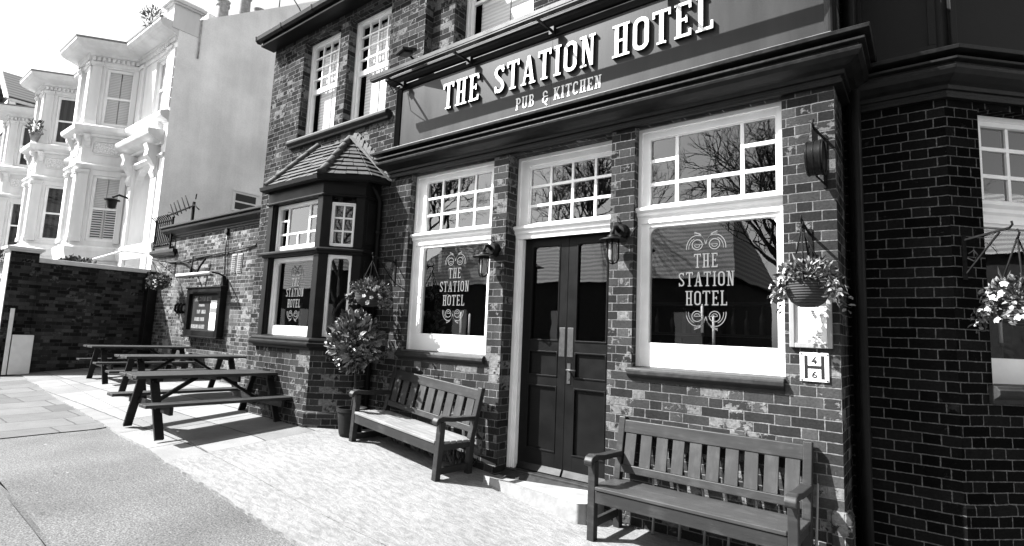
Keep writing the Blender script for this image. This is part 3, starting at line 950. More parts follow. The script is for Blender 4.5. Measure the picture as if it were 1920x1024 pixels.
def posts(p, q, wa, wb):
    """square timber posts and rails round one face of the bay, leaving the window openings"""
    L = (Vector(q) - Vector(p)).length
    mb.m = frame(p, (q[0] - p[0], q[1] - p[1]))
    for z0, z1 in ((1.45, 2.55), (2.635, 3.32)):
        mb.box(.0, wa, .0, .14, z0, z1); mb.box(L - wb, L, .0, .14, z0, z1)
    mb.m = I4
posts(BP[2], BP[3], .115, .115)
posts(BP[3], BP[4], .115, .115)
posts(BP[1], BP[2], .19, .18)
mb.m = frame(BP[4], (0, 1)); mb.box(0, .26, 0, .05, 1.45, 3.32)
mb.box(.05, .2, -.012, 0, 2.7, 3.25); mb.box(.05, .2, -.012, 0, 1.53, 2.48)
mb.m = frame(BP[0], (0, -1)); mb.box(0, .24, 0, .05, 1.45, 3.32); mb.m = I4
bay = finish("bay_frame", mb, M['bay_paint'], pub, bev=.004)
FB = frame(BP[2], (1, 0)); o = -7.60
c3 = [(-7.43, -7.255, 3.105, 3.265), (-7.43, -7.255, 2.905, 3.08), (-7.43, -7.255, 2.725, 2.88), (-7.22, -6.725, 2.905, 3.265), (-7.22, -6.985, 2.725, 2.88), (-6.96, -6.725, 2.725, 2.88),
      (-6.69, -6.515, 3.105, 3.265), (-6.69, -6.515, 2.905, 3.08), (-6.69, -6.515, 2.725, 2.88)]
window(pub, FB, .117, 1.243, 2.64, 3.312, .10, .05, [(a - o, b - o, c, d) for a, b, c, d in c3], bot=.075, top=.045, left=.05, right=.155 - .1)
w = window(pub, FB, .117, 1.243, 1.47, 2.545, .10, .055, [(.19, 1.17, 1.60, 2.485)], bot=.12, top=.055, left=.07, right=.07, round_r=.05)
decal(w, FB, -6.935 - o, 2.148, .9, .128)
FC = frame(BP[3], (BP[4][0] - BP[3][0], BP[4][1] - BP[3][1])); LC = math.hypot(.38, .38)
window(pub, FC, .117, LC - .117, 2.66, 3.24, .05, .035, grid_cells(.15, LC - .15, 2.70, 3.205, 2, 3, .02))
w = window(pub, FC, .117, LC - .117, 1.48, 2.54, .05, .035, [(.155, LC - .155, 1.60, 2.50)], bot=.10, round_r=.05)
# bay roof: three tiled slopes, ridge tiles on the hips, gutter, stepped flashing on the wall
ez = 3.585
E = [(-7.68, .0, ez), (-7.675, -.30, ez), (-7.62, -.67, ez), (-6.25, -.67, ez), (-5.74, -.27, ez), (-5.70, 0.0, ez)]
TL, TR = Vector((-7.42, -.0, 4.36)), Vector((-6.62, -.0, 4.33))
def slope(mb, a, b, c, d, rows):
    """overlapping courses of small tiles between eave a-b and top d-c"""
    a, b, c, d = map(Vector, (a, b, c, d))
    nrm = (b - a).cross(d - a).normalized()
    if nrm.z < 0: nrm = -nrm
    for i in range(rows):
        t0, t1 = i / rows, min(1, (i + 1.25) / rows)
        p0, p1 = a.lerp(d, t0), b.lerp(c, t0); q0, q1 = a.lerp(d, t1), b.lerp(c, t1)
        L = (p1 - p0).length; n = max(1, int(L / .165 + .5))
        for k in range(n):
            s0, s1 = k / n, (k + 1) / n
            g = .004 / max(L, .05); ht = .03 + random.uniform(-.006, .008); lo = random.uniform(-.006, .006)
            A, B = p0.lerp(p1, s0 + g), p0.lerp(p1, s1 - g); Cc, D = q0.lerp(q1, s1 - g), q0.lerp(q1, s0 + g)
            dn = (p0 - q0).normalized() * (lo if (q0-p0).length > .01 else 0)
            A = A + dn; B = B + dn
            mb.add([A + nrm * ht, B + nrm * ht, Cc + nrm * .008, D + nrm * .008, A + nrm * (ht - .016), B + nrm * (ht - .016), Cc - nrm * .004, D - nrm * .004],
                   [(0, 1, 2, 3), (4, 7, 6, 5), (0, 4, 5, 1), (1, 5, 6, 2), (3, 2, 6, 7), (0, 3, 7, 4)])
mb = MB()
slope(mb, E[2], E[3], TR, TL, 9)
slope(mb, E[3], E[4], TR + Vector((.03, 0, -.02)), TR, 9)
slope(mb, E[4], E[5], TR + Vector((.05, 0, -.03)), TR + Vector((.03, 0, -.02)), 9)
slope(mb, E[1], E[2], TL, TL - Vector((.03, 0, 0)), 9)
slope(mb, E[0], E[1], TL - Vector((.03, 0, 0)), TL - Vector((.06, 0, .02)), 9)
mb.add([E[0], E[1], E[2], E[3], E[4], E[5], tuple(TR + Vector((.06, .0, -.04))), tuple(TL - Vector((.06, 0, .04)))], [(1, 2, 7, 0), (2, 3, 6, 7), (3, 4, 5, 6), (0, 5, 4, 3, 2, 1)])
roof = finish("bay_roof", mb, M['tile'], pub, fix=False)
for a, b in ((E[3], TR), (E[2], TL)):
    mb = MB()
    a = Vector(a); b = Vector(b) + Vector((0, -.02, .02)); a = a + Vector((0, 0, .03))
    for k in range(5):
        p, q = a.lerp(b, k / 5), a.lerp(b, (k + 1.06) / 5)
        mb.tube([p - (b - a).normalized() * .01, q], [.058, .05], 10)
    finish("ridge_tile", mb, M['ridge'], roof)
mb = MB()
A = Vector((-6.55, -.012, 4.36)); B = Vector((-5.60, -.012, 3.60))
mb.add([A + Vector((-.02, 0, .03)), B + Vector((.0, 0, -.05)), B + Vector((.0, -.09, -.04)), A + Vector((-.04, -.06, .0)), A + Vector((.1, 0, .05)), B + Vector((.09, 0, .02)), ], [(0, 1, 2, 3), (0, 4, 5, 1)])
for k in range(11):
    p = A.lerp(B, k / 11)
    d = .012 + .004 * (k % 3)
    mb.prism([(p.x - .02, p.z - .03), (p.x + .075, p.z - .075), (p.x + .11, p.z + .035), (p.x + .02, p.z + .055)], -.012 - d, -.005)
finish("flashing", mb, M['lime'], roof, bev=.004)
mb = MB()
g = [(E[1][0] - .02, E[1][1]), (E[2][0] - .0, E[2][1] - .01), (E[3][0] + .0, E[3][1] - .01), (E[4][0] + .01, E[4][1] - .01), (E[5][0] + .01, -.01)]
mb.sweep(g, [(-.03, 3.53), (-.01, 3.505), (.03, 3.50), (.06, 3.52), (.07, 3.57), (.06, 3.57), (.045, 3.53), (-.02, 3.535)])
mb.tube([(-5.83, -.16, 3.5), (-5.80, -.1, 3.40), (-5.79, -.05, 3.3), (-5.79, -.05, .3)], .032, 10)
for z in (2.85, 1.6): mb.lathe([(.042, 0), (.042, .05)], 10, (-5.79, -.05, z))
finish("gutter", mb, M['iron'], pub)

# upper left windows -------------------------------------------------------------
for a, b, c, d, e in UPW:
    cl = grid_cells(a + .085, b - .085, 5.50, 6.22, 4, 4, .022) + [(a + .085, b - .085, 4.70, 5.42)]
    w = window(pub, I4, a, b, c, d, .155, .075, cl, glass='glass_up', bot=.085)
    bl = MB(); mid = (a + b) / 2
    bl.box(a + .16, mid - .012, .255, .26, c, 6.2); bl.box(mid + .012, b - .07, .255, .26, c, 6.2)
    finish("blind", bl, M['blind'], w)
sill(pub, I4, -8.26, -5.76, 4.47, 4.595, -.1, .17)
# eaves, gutter and the roof over the left part; plain roof over the rest
mb = MB()
mb.profx([(.0, 6.42), (-.24, 6.42), (-.24, 6.45), (-.215, 6.46), (-.215, 6.58), (.0, 6.62)], -9.12, -5.1)
finish("eaves", mb, M['black'], pub, bev=.004)
mb = MB()
for k in range(1):
    mb.profx([(-.215, 6.50), (-.23, 6.49), (-.27, 6.49), (-.305, 6.52), (-.315, 6.58), (-.30, 6.58), (-.29, 6.53), (-.262, 6.505), (-.215, 6.515)], -9.2, -5.0)
for x in (-9.19, -8.4, -7.5, -6.6, -5.7): mb.profx([(-.21, 6.49), (-.27, 6.48), (-.312, 6.515), (-.322, 6.59), (-.21, 6.6)], x, x + .03)
finish("gutter", mb, M['black'], pub)
mb = MB()
mb.add([(-9.2, -.26, 6.6), (-4.9, -.26, 6.6), (-4.9, 3.5, 9.6), (-9.2, 3.5, 9.6), (-9.2, 7.2, 6.6), (-4.9, 7.2, 6.6)], [(0, 1, 2, 3), (3, 2, 5, 4), (0, 3, 4), (1, 5, 2)])
mb.add([(-5.3, -.15, 8.2), (-.2, -.15, 8.2), (3.2, 3.2, 8.2), (3.2, 9, 8.2), (-5.3, 9, 8.2)], [(0, 1, 2, 3, 4)])
finish("roof", mb, M['slate'], pub, fix=False)

# fascia: cornices and frame round the sign, running on round the corner -----------------
CP = [(-5.60, .1), (-5.60, 0), (-.50, 0), (-.50, .57)]
corn = [(-.02, 3.60), (.04, 3.60), (.045, 3.625), (.03, 3.63), (.035, 3.655), (.055, 3.66), (.06, 3.69), (.10, 3.705), (.155, 3.735), (.18, 3.765), (.185, 3.79), (.16, 3.80), (.165, 3.815), (.205, 3.825), (.205, 3.845), (.12, 3.86), (.12, 3.875), (.235, 3.885), (.24, 3.915), (.10, 3.945), (-.02, 3.95)]
mb = MB()
mb.sweep(CP, corn)
CQ = [(-.50, .57), (.15, .57), (2.4, 2.82)]
mb.sweep(CQ, [(a, z - .05) for a, z in corn])
finish("cornice", mb, M['moulding'], pub, bev=.003)
mb = MB()
# backing of the fascia and its top ledge
mb.box(-5.56, -.50, -.03, .125, 3.95, 4.96)
top = [(-.02, 4.84), (.05, 4.84), (.055, 4.865), (.09, 4.88), (.12, 4.91), (.13, 4.935), (.15, 4.94), (.15, 4.965), (.02, 4.985), (-.02, 4.985)]
mb.sweep(CP, top)
mb.sweep(CQ, [(-.02, 3.90), (.03, 3.90), (.03, 5.2), (-.02, 5.2)])
for p, q in ((CQ[0], CQ[1]), (CQ[1], CQ[2])):
    L = (Vector(q) - Vector(p)).length
    mb.m = frame(p, (q[0] - p[0], q[1] - p[1]))
    a0 = .09 if p == CQ[0] else .03
    for x0, x1, z0, z1 in ((a0, L - .03, 3.93, 3.98), (a0, a0 + .05, 3.98, 5.1), (L - .08, L - .03, 3.98, 5.1)): mb.box(x0, x1, -.062, -.031, z0, z1)
    mb.m = I4
finish("fascia", mb, M['bay_paint'], pub, bev=.003)
mb = MB(); mb.sweep([(-5.6, 0), (-.5, 0)], [(.0, 4.987), (.152, 4.968), (.15, 4.972), (.0, 4.993)])
mb.sweep([(-5.58, 0), (-.5, 0)], [(.02, 3.952), (.236, 3.919), (.234, 3.923), (.02, 3.957)])
finish("lead_flashing", mb, M['ledge'], pub)
# downpipe in the corner
mb = MB(); mb.tube([(-.44, .48, -.1), (-.44, .48, 8)], .05, 12)
mb.tube([(-.40, .20, -.1), (-.40, .20, 3.6)], .035, 10)
for z in (.9, 2.3): mb.lathe([(.062, 0), (.062, .07)], 12, (-.44, .48, z))
finish("downpipe", mb, M['iron'], pub)

# single-storey wing with its parapet cornice
mb = MB()
wall_panel(frame((0, .7), (1, 0)), -14.72, -9.05, 0, 3.66, [], .1, mb)
wall_panel(frame((0, .7), (1, 0)), -15.37, -14.72, 0, 3.18, [], .1, mb)
mb.m = I4; mb.quad((-14.72, .7, 3.18), (-14.72, .7, 3.9), (-14.72, 1.2, 3.9), (-14.72, 1.2, 3.18))
mb.quad((-14.72, 1.0, 3.9), (-9.05, 1.0, 3.9), (-9.05, 1.0, 3), (-14.72, 1.0, 3))
finish("wing_wall", mb, M['brick_wing'], pub, fix=False)
mb = MB(); mb.sweep([(-14.72, 1.1), (-14.72, .7), (-9.5, .7)], [(-.02, 3.58), (.02, 3.58), (.03, 3.62), (.05, 3.63), (.06, 3.66), (.11, 3.70), (.16, 3.74), (.17, 3.78), (.14, 3.79), (.15, 3.80), (.2, 3.82), (.2, 3.86), (.05, 3.90), (-.3, 3.91), (-.3, 3.7)])
finish("wing_cornice", mb, M['moulding'], pub, bev=.004)
mb = MB(); mb.sweep([(-15.55, 1.2), (-15.55, .7), (-14.3, .7), (-14.3, 1.0)], [(-.1, 3.16), (.03, 3.16), (.05, 3.2), (.1, 3.24), (.1, 3.31), (-.1, 3.33)])
finish("ledge", mb, M['moulding'], pub, bev=.004)
mb = MB()
for a in (-11.39, -11.15):
    mb.box(a, a + .2, .685, .70, 2.62, 3.02)
    for k in range(9): mb.box(a + .02, a + .18, .67, .685, 2.65 + k * .04, 2.668 + k * .04)
finish("air_vent", mb, M['stone'], pub)
# ------------------------------------------------------------------ sign over the door
sign = thing("pub_sign", "long dark sign board reading THE STATION HOTEL PUB & KITCHEN in raised pale letters", "sign", (-3, -.03, 3.95))
mb = MB(); mb.box(-5.47, -3.092, -.052, -.032, 3.975, 4.775); mb.box(-3.089, -.565, -.052, -.032, 3.975, 4.775)
finish("panel", mb, M['sign'], sign)
mb = MB()
fr = [(-.033, 0), (-.10, 0), (-.105, .012), (-.085, .03), (-.075, .045), (-.062, .055), (-.033, .055)]
mb.profx([(y, 3.955 + z * .6) for y, z in fr], -5.545, -.505)
mb.profx([(y, 4.84 - z) for y, z in fr], -5.545, -.505)
for x, s in ((-5.545, 1), (-.505, -1)):
    mb.extz([(x, -.033), (x, -.10), (x + s * .012, -.105), (x + s * .03, -.085), (x + s * .06, -.062), (x + s * .06, -.033)], 3.975, 4.80)
finish("frame", mb, M['black'], sign)
body = MB(); face = MB()
words = (("THE", -4.67, -4.085), ("STATION", -3.86, -2.545), ("HOTEL", -2.365, -1.395))
for wd, a, b in words:
    body = MB(); text(body, wd, a, b, 4.315, .33, -.080, -.0525, .13)
    face = MB(); text(face, wd, a, b, 4.315, .33, -.0855, -.0825, .115)
    lb = finish("lettering", body, M['letter_side'], sign)
    finish("letter_face", face, M['letter'], lb)
for wd, a, b in (("PUB", -3.555, -3.305), ("&", -3.21, -3.115), ("KITCHEN", -3.055, -2.49)):
    mb = MB(); text(mb, wd, a, b, 4.068, .135, -.056, -.0525, .11); finish("lettering", mb, M['letter'], sign)

tl = thing("trough_light", "slim black trough light held on arms in front of the top of the pub sign", "light", (-3, -.13, 4.78))
mb = MB(); mb.box(-5.62, -.4, -.485, -.425, 4.765, 4.785); mb.prism([(-5.62, 4.785), (-.4, 4.785), (-.4, 4.83), (-5.62, 4.83)], -.49, -.47); mb.tube([(-5.62, -.452, 4.80), (-.4, -.452, 4.80)], .036, 10)
finish("housing", mb, M['black'], tl)
for x in (-5.39, -4.22, -3.05, -1.85, -.75):
    mb = MB(); mb.beam((x, -.1, 4.80), (x, -.45, 4.79), .022, .022); mb.box(x - .03, x + .03, -.15, -.1, 4.76, 4.84)
    if x == -5.39:
        mb.tube([(x - .05, -.1, 4.8), (x - .08, -.2, 4.68), (x - .02, -.3, 4.7), (x, -.44, 4.79)], .006, 5)
    finish("arm", mb, M['black'], tl)

fl = thing("floodlight", "small flat black floodlight fixed to the brick pier above the end of the fascia", "floodlight", (-5.1, 0, 5.1))
mb = MB(); mb.m = Matrix.Translation((-5.22, -.26, 5.14)) @ Matrix.Rotation(R(14), 4, 'X') @ Matrix.Rotation(R(-18), 4, 'Z')
mb.box(-.13, .13, -.10, .10, 0, .035); mb.box(-.09, .09, -.06, .06, -.02, 0)
finish("lamp_body", mb, M['black'], fl, bev=.006)
mb = MB(); mb.tube([(-5.2, -.2, 5.12), (-5.16, -.12, 5.06), (-5.12, .0, 5.05)], .014, 8); mb.box(-5.16, -5.08, -.02, 0, 5.0, 5.12)
finish("bracket", mb, M['iron'], fl)
mb = MB(); mb.tube([(-5.17, -.1, 5.15), (-5.08, -.03, 5.12), (-5.03, .1, 5.1)], .007, 6)
finish("cable", mb, M['black'], fl)

# ------------------------------------------------------------------ pair of bulkhead lanterns on the door piers
def lantern(x, z, label):
    t = thing("wall_lantern", label, "lantern", (x, 0, z), group="lanterns on the door piers")
    mb = MB(); mb.lathe([(.001, -.075), (.055, -.07), (.075, -.04), (.08, 0)], 18, (0, 0, 0), 'y')
    mb.tube([(0, -.06, .0), (0, -.115, .03), (0, -.165, .02), (0, -.18, -.02), (0, -.18, -.055)], [.022, .02, .017, .016, .016], 10)
    finish("arm", mb, M['iron'], t, local=True)
    mb = MB(); mb.lathe([(.028, .0), (.05, -.012), (.055, -.026), (.125, -.05), (.128, -.056), (.05, -.05), (.048, -.075)], 24, (0, -.18, -.05))
    finish("shade", mb, M['iron'], t, local=True)
    mb = MB(); mb.lathe([(.036, -.07), (.04, -.1), (.04, -.20), (.03, -.235), (.0, -.25)], 16, (0, -.18, -.05))
    finish("glass_globe", mb, M['lantern_glass'], t, local=True)
    mb = MB()
    for a in (0, 90):
        c, s = math.cos(R(a + 20)) * .052, math.sin(R(a + 20)) * .052
        mb.tube([(c, -.18 + s, -.1), (c, -.18 + s, -.27), (c * .75, -.18 + s * .75, -.305), (0, -.18, -.32), (-c * .75, -.18 - s * .75, -.305), (-c, -.18 - s, -.27), (-c, -.18 - s, -.1)], .0075, 6)
    finish("guard", mb, M['iron'], t, local=True)
    mb = MB(); mb.tube([(.04, -.02, -.03), (.1, -.03, -.05), (.13, -.01, .02), (.16, 0, .05)], .006, 5)
    mb.tube([(.02, 0, .05), (-.03, -.03, .1), (-.05, -.01, .16)], .006, 5)
    finish("cable", mb, M['iron'], t, local=True)
    return t
k = NT("lantern_glass", .08, .5); k.color(.35); k.b.inputs["Transmission Weight"].default_value = .55; M['lantern_glass'] = k.m
lt = lantern(-3.80, 2.53, "black bulkhead lantern on the narrow brick pier between left window and doorway")
copy_thing(lt, (-2.265, 0, 2.60), label="black bulkhead lantern on the brick pier between doorway and right window")

# ------------------------------------------------------------------ hanging baskets and their brackets
def leaf_quad(vs, fs, c, d, n, L, Wd):
    """one folded leaf: base c, direction d, normal n"""
    d = d.normalized(); s = d.cross(n)
    if s.length < 1e-4: s = d.orthogonal()
    s.normalize(); n = s.cross(d)
    o = len(vs)
    vs += [c, c + d * L * .35 + s * Wd * .5 + n * Wd * .12, c + d * L * .75 + s * Wd * .38 + n * Wd * .1, c + d * L - n * L * .12, c + d * L * .75 - s * Wd * .38 + n * Wd * .1, c + d * L * .35 - s * Wd * .5 + n * Wd * .12, c + d * L * .5]
    fs += [(o, o + 1, o + 6), (o + 1, o + 2, o + 6), (o + 2, o + 3, o + 6), (o + 6, o + 3, o + 4), (o + 6, o + 4, o + 5), (o, o + 6, o + 5)]
def rv(): 
    while True:
        v = Vector((random.uniform(-1, 1), random.uniform(-1, 1), random.uniform(-1, 1)))
        if .05 < v.length < 1: return v
def leaves(mb, cen, rad, n, L, Wd, shell=.6, up=.3, clump=.0):
    vs = []; fs = []
    cl = [rv().normalized() for _ in range(14)]
    for i in range(n):
        q = rv()
        if clump and random.random() < clump:
            q = (random.choice(cl) + rv() * .35)
        q = q.normalized() * (shell + (1 - shell) * random.random() ** .6)
        p = Vector(cen) + Vector((q.x * rad[0], q.y * rad[1], q.z * rad[2]))
        d = (q + rv() * .9 + Vector((0, 0, up)))
        nn = (q + rv() * .6 + Vector((0, 0, .5))).normalized()
        k = random.uniform(.6, 1.25)
        leaf_quad(vs, fs, p, d, nn, L * k, Wd * k)
    mb.add(vs, fs)
def basket(name, loc, hook, label, root=None, seed=1, rb=.15, trail=1.0, group="hanging flower baskets", rot=0):
    random.seed(seed)
    t = thing("hanging_basket", label, "basket", loc, group=group)
    mb = MB(); mb.lathe([(.001, -.15), (rb * .45, -.143), (rb * .75, -.11), (rb * .95, -.05), (rb, 0.02), (rb * 1.02, .03), (rb * .94, .03), (rb * .9, 0.0), (0, 0)], 24)
    finish("bowl", mb, M['wicker'], t, local=True)
    mb = MB(); hk = Vector(hook) - Vector(loc)
    for a in (30, 150, 270):
        mb.tube([(rb * math.cos(R(a)), rb * math.sin(R(a)), .03), tuple(hk + Vector((0, 0, -.03)))], .006, 5)
    mb.tube([tuple(hk + Vector((0, 0, .03))), tuple(hk + Vector((.012, 0, 0))), tuple(hk + Vector((0, 0, -.04)))], .007, 6)
    finish("chain", mb, M['rust'], t, local=True)
    mb = MB(); leaves(mb, (0, 0, .085), (rb * 1.15, rb * 1.15, .085), 420, .055, .026, .5, .6)
    for a in range(9):
        q = R((180 if a < 5 else 0) + rot + random.uniform(-42, 42)); ln = random.uniform(.10, .22) * trail
        for k in range(30):
            f = random.random()
            c = Vector((math.cos(q), math.sin(q), 0)) * (rb * 1.0 + .09 * f) + Vector((0, 0, .05 - ln * f)) + rv() * .035
            vs = []; fs = []
            leaf_quad(vs, fs, c, rv() + Vector((0, 0, -.4)), rv() + Vector((math.cos(q), math.sin(q), .4)), random.uniform(.03, .055), random.uniform(.018, .03)); mb.add(vs, fs)
    for a in range(14):
        vs = []; fs = []
        leaf_quad(vs, fs, Vector((random.uniform(-.08, .08), random.uniform(-.08, .08), .08)), rv() * .6 + Vector((0, 0, .9)), rv(), random.uniform(.12, .2), .012); mb.add(vs, fs)
    finish("foliage", mb, M['foliage'], t, local=True, fix=False)
    mb = MB()
    for a in range(26):
        q = R((180 if a % 3 else 0) + rot + random.uniform(-60, 60))
        sd = random.random()
        c = Vector((math.cos(q) * (rb * 1.15 + .08 * sd), math.sin(q) * (rb * 1.15 + .08 * sd), random.uniform(-.14, .13)))
        vs = []; fs = []
        nn = (Vector((math.cos(q), math.sin(q), .4)) + rv() * .5).normalized(); tg = nn.orthogonal()
        for k in range(5):
            leaf_quad(vs, fs, c, Matrix.Rotation(k * 1.257, 3, nn) @ tg, nn, .026, .022)
        mb.add(vs, fs)
    finish("flowers", mb, M['petals'], t, local=True, fix=False)
    return t
def bracket(loc, reach, label, drop=.30, n=None, seed=0):
    """wall bracket: back plate, arm and diagonal strut with a scroll, in local -Y"""
    t = thing("basket_bracket", label, "bracket", loc, rot=(0, 0, n or 0), group="wall brackets for baskets")
    mb = MB(); mb.box(-.014, .014, -.012, 0, -.30, .04)
    finish("back_plate", mb, M['rust'], t, local=True)
    mb = MB(); mb.beam((0, -.01, 0), (0, -reach, .03), .014, .014); mb.tube([(0, -reach, .03), (0, -reach - .02, .05), (0, -reach - .015, .075)], .007, 6)
    finish("arm", mb, M['rust'], t, local=True)
    mb = MB(); mb.beam((0, -.01, -.26), (0, -reach * .8, .015), .010, .010); mb.tube([(0, -.03, -.14), (0, -.08, -.17), (0, -.11, -.13), (0, -.08, -.09), (0, -.04, -.11)], .006, 5)
    finish("strut", mb, M['rust'], t, local=True)
    return t
bracket((-5.45, 0, 2.47), .36, "black iron bracket on the brick pier beside the tiled bay")
basket("b", (-5.45, -.37, 2.02), (-5.45, -.37, 2.47), "round bushy hanging basket in the shade between the tiled bay and the left front window", seed=3, rb=.185)
bracket((-.70, 0, 2.46), .34, "black iron bracket above the framed menu on the right end pier")
basket("b", (-.675, -.30, 2.03), (-.70, -.345, 2.48), "flowering wicker hanging basket in sunlight over the framed menu", seed=11, rb=.145)
q = F3 @ Vector((.10, -.0, 2.45))
bracket(tuple(q), .34, "black iron bracket on the dark canted corner wall", n=R(45))
q = F3 @ Vector((.16, -.34, 1.95)); h = F3 @ Vector((.17, -.33, 2.45))
basket("b", tuple(q), tuple(h), "flowering hanging basket on chains in front of the dark corner window", seed=19, rb=.15, rot=30)
bracket((-14.2, .7, 2.95), .5, "rusty iron bracket with struts on the wing wall left of the hanging wire")
basket("b", (-13.95, .3, 2.45), (-14.2, .2, 2.98), "small flower basket hanging in front of the single storey wing wall", seed=23, rb=.2)

# ------------------------------------------------------------------ right-hand pier: drum sign, menu frame, hydrant plate
dr = thing("drum_sign", "round black drum hung from an iron bracket high on the right end pier", "drum sign", (-.63, 0, 3.1))
mb = MB(); c = (-.625, -.20, 2.985)
mb.lathe([(.122, -.056), (.126, -.051), (.126, .046), (.122, .051)], 36, c, 'x')
for a in (-.05, -.008, .036): mb.lathe([(.1261, a), (.130, a + .002), (.130, a + .010), (.1261, a + .012)], 36, c, 'x')
finish("drum_case", mb, M['black'], dr)
mb = MB(); mb.lathe([(.127, .05), (.131, .053), (.131, .06), (.113, .06), (.113, .053), (.0, .052)], 32, c, 'x')
finish("face_ring", mb, M['iron'], dr)
mb = MB(); mb.box(-.60, -.575, -.012, 0, 2.80, 3.22); mb.beam((-.588, 0, 3.19), (-.625, -.25, 3.20), .014, .014); mb.beam((-.622, -.22, 3.20), (-.625, -.20, 3.10), .04, .025); mb.beam((-.588, 0, 2.83), (-.62, -.19, 2.85), .010, .010); mb.tube([(-.625, -.25, 3.20), (-.63, -.27, 3.235), (-.625, -.25, 3.26)], .009, 6)
finish("bracket", mb, M['iron'], dr)

mf = thing("menu_frame", "pale oak framed paper menu fixed on the right end pier under a hanging basket", "menu", (-.70, 0, 1.6))
mb = MB()
x0, x1, z0, z1 = -.848, -.565, 1.598, 1.975
mb.box(x0, x0 + .035, -.035, -.002, z0, z1); mb.box(x1 - .035, x1, -.035, -.002, z0, z1); mb.box(x0 + .035, x1 - .035, -.035, -.002, z0, z0 + .035); mb.box(x0 + .035, x1 - .035, -.035, -.002, z1 - .035, z1)
finish("frame", mb, M['frame_wood'], mf, bev=.005)
mb = MB(); mb.box(x0 + .035, x1 - .035, -.012, -.003, z0 + .035, z1 - .035)
pp = finish("paper", mb, M['paper'], mf)
mb = MB()
random.seed(5)
for k in range(15):
    z = z1 - .075 - k * .016
    xx = x0 + .06 + random.uniform(0, .02)
    while xx < x1 - .075:
        l = random.uniform(.01, .035); mb.box(xx, min(xx + l, x1 - .06), -.0128, -.012, z, z + .004); xx += l + .007
finish("print", mb, M['ink'], pp)

hp = thing("hydrant_plate", "small white enamel plate with a black H and the numbers 4 and 6", "sign", (-.685, 0, 1.355))
x0, x1, z0, z1 = -.783, -.592, 1.352, 1.565
mb = MB(); mb.box(x0, x1, -.014, -.002, z0, z1)
finish("plate", mb, M['enamel'], hp, bev=.005)
mb = MB(); cx = (x0 + x1) / 2; cz = (z0 + z1) / 2
mb.box(x0 + .03, x0 + .052, -.016, -.014, z0 + .022, z1 - .022); mb.box(x1 - .052, x1 - .03, -.016, -.014, z0 + .022, z1 - .022); mb.box(x0 + .052, x1 - .052, -.016, -.014, cz - .011, cz + .011)
finish("letter_h", mb, M['ink_black'], hp)
mb = MB(); text(mb, "4", cx - .02, cx + .02, cz + .026, .05, -.0165, -.014); text(mb, "6", cx - .019, cx + .019, cz - .078, .05, -.0165, -.014)
finish("numbers", mb, M['ink_black'], hp)
mb = MB()
for a in (x0 + .012, x1 - .012):
    for b in (z0 + .012, z1 - .012): mb.lathe([(.006, -.018), (.006, -.014)], 10, (a, 0, b), 'y')
finish("screws", mb, M['rust'], hp)

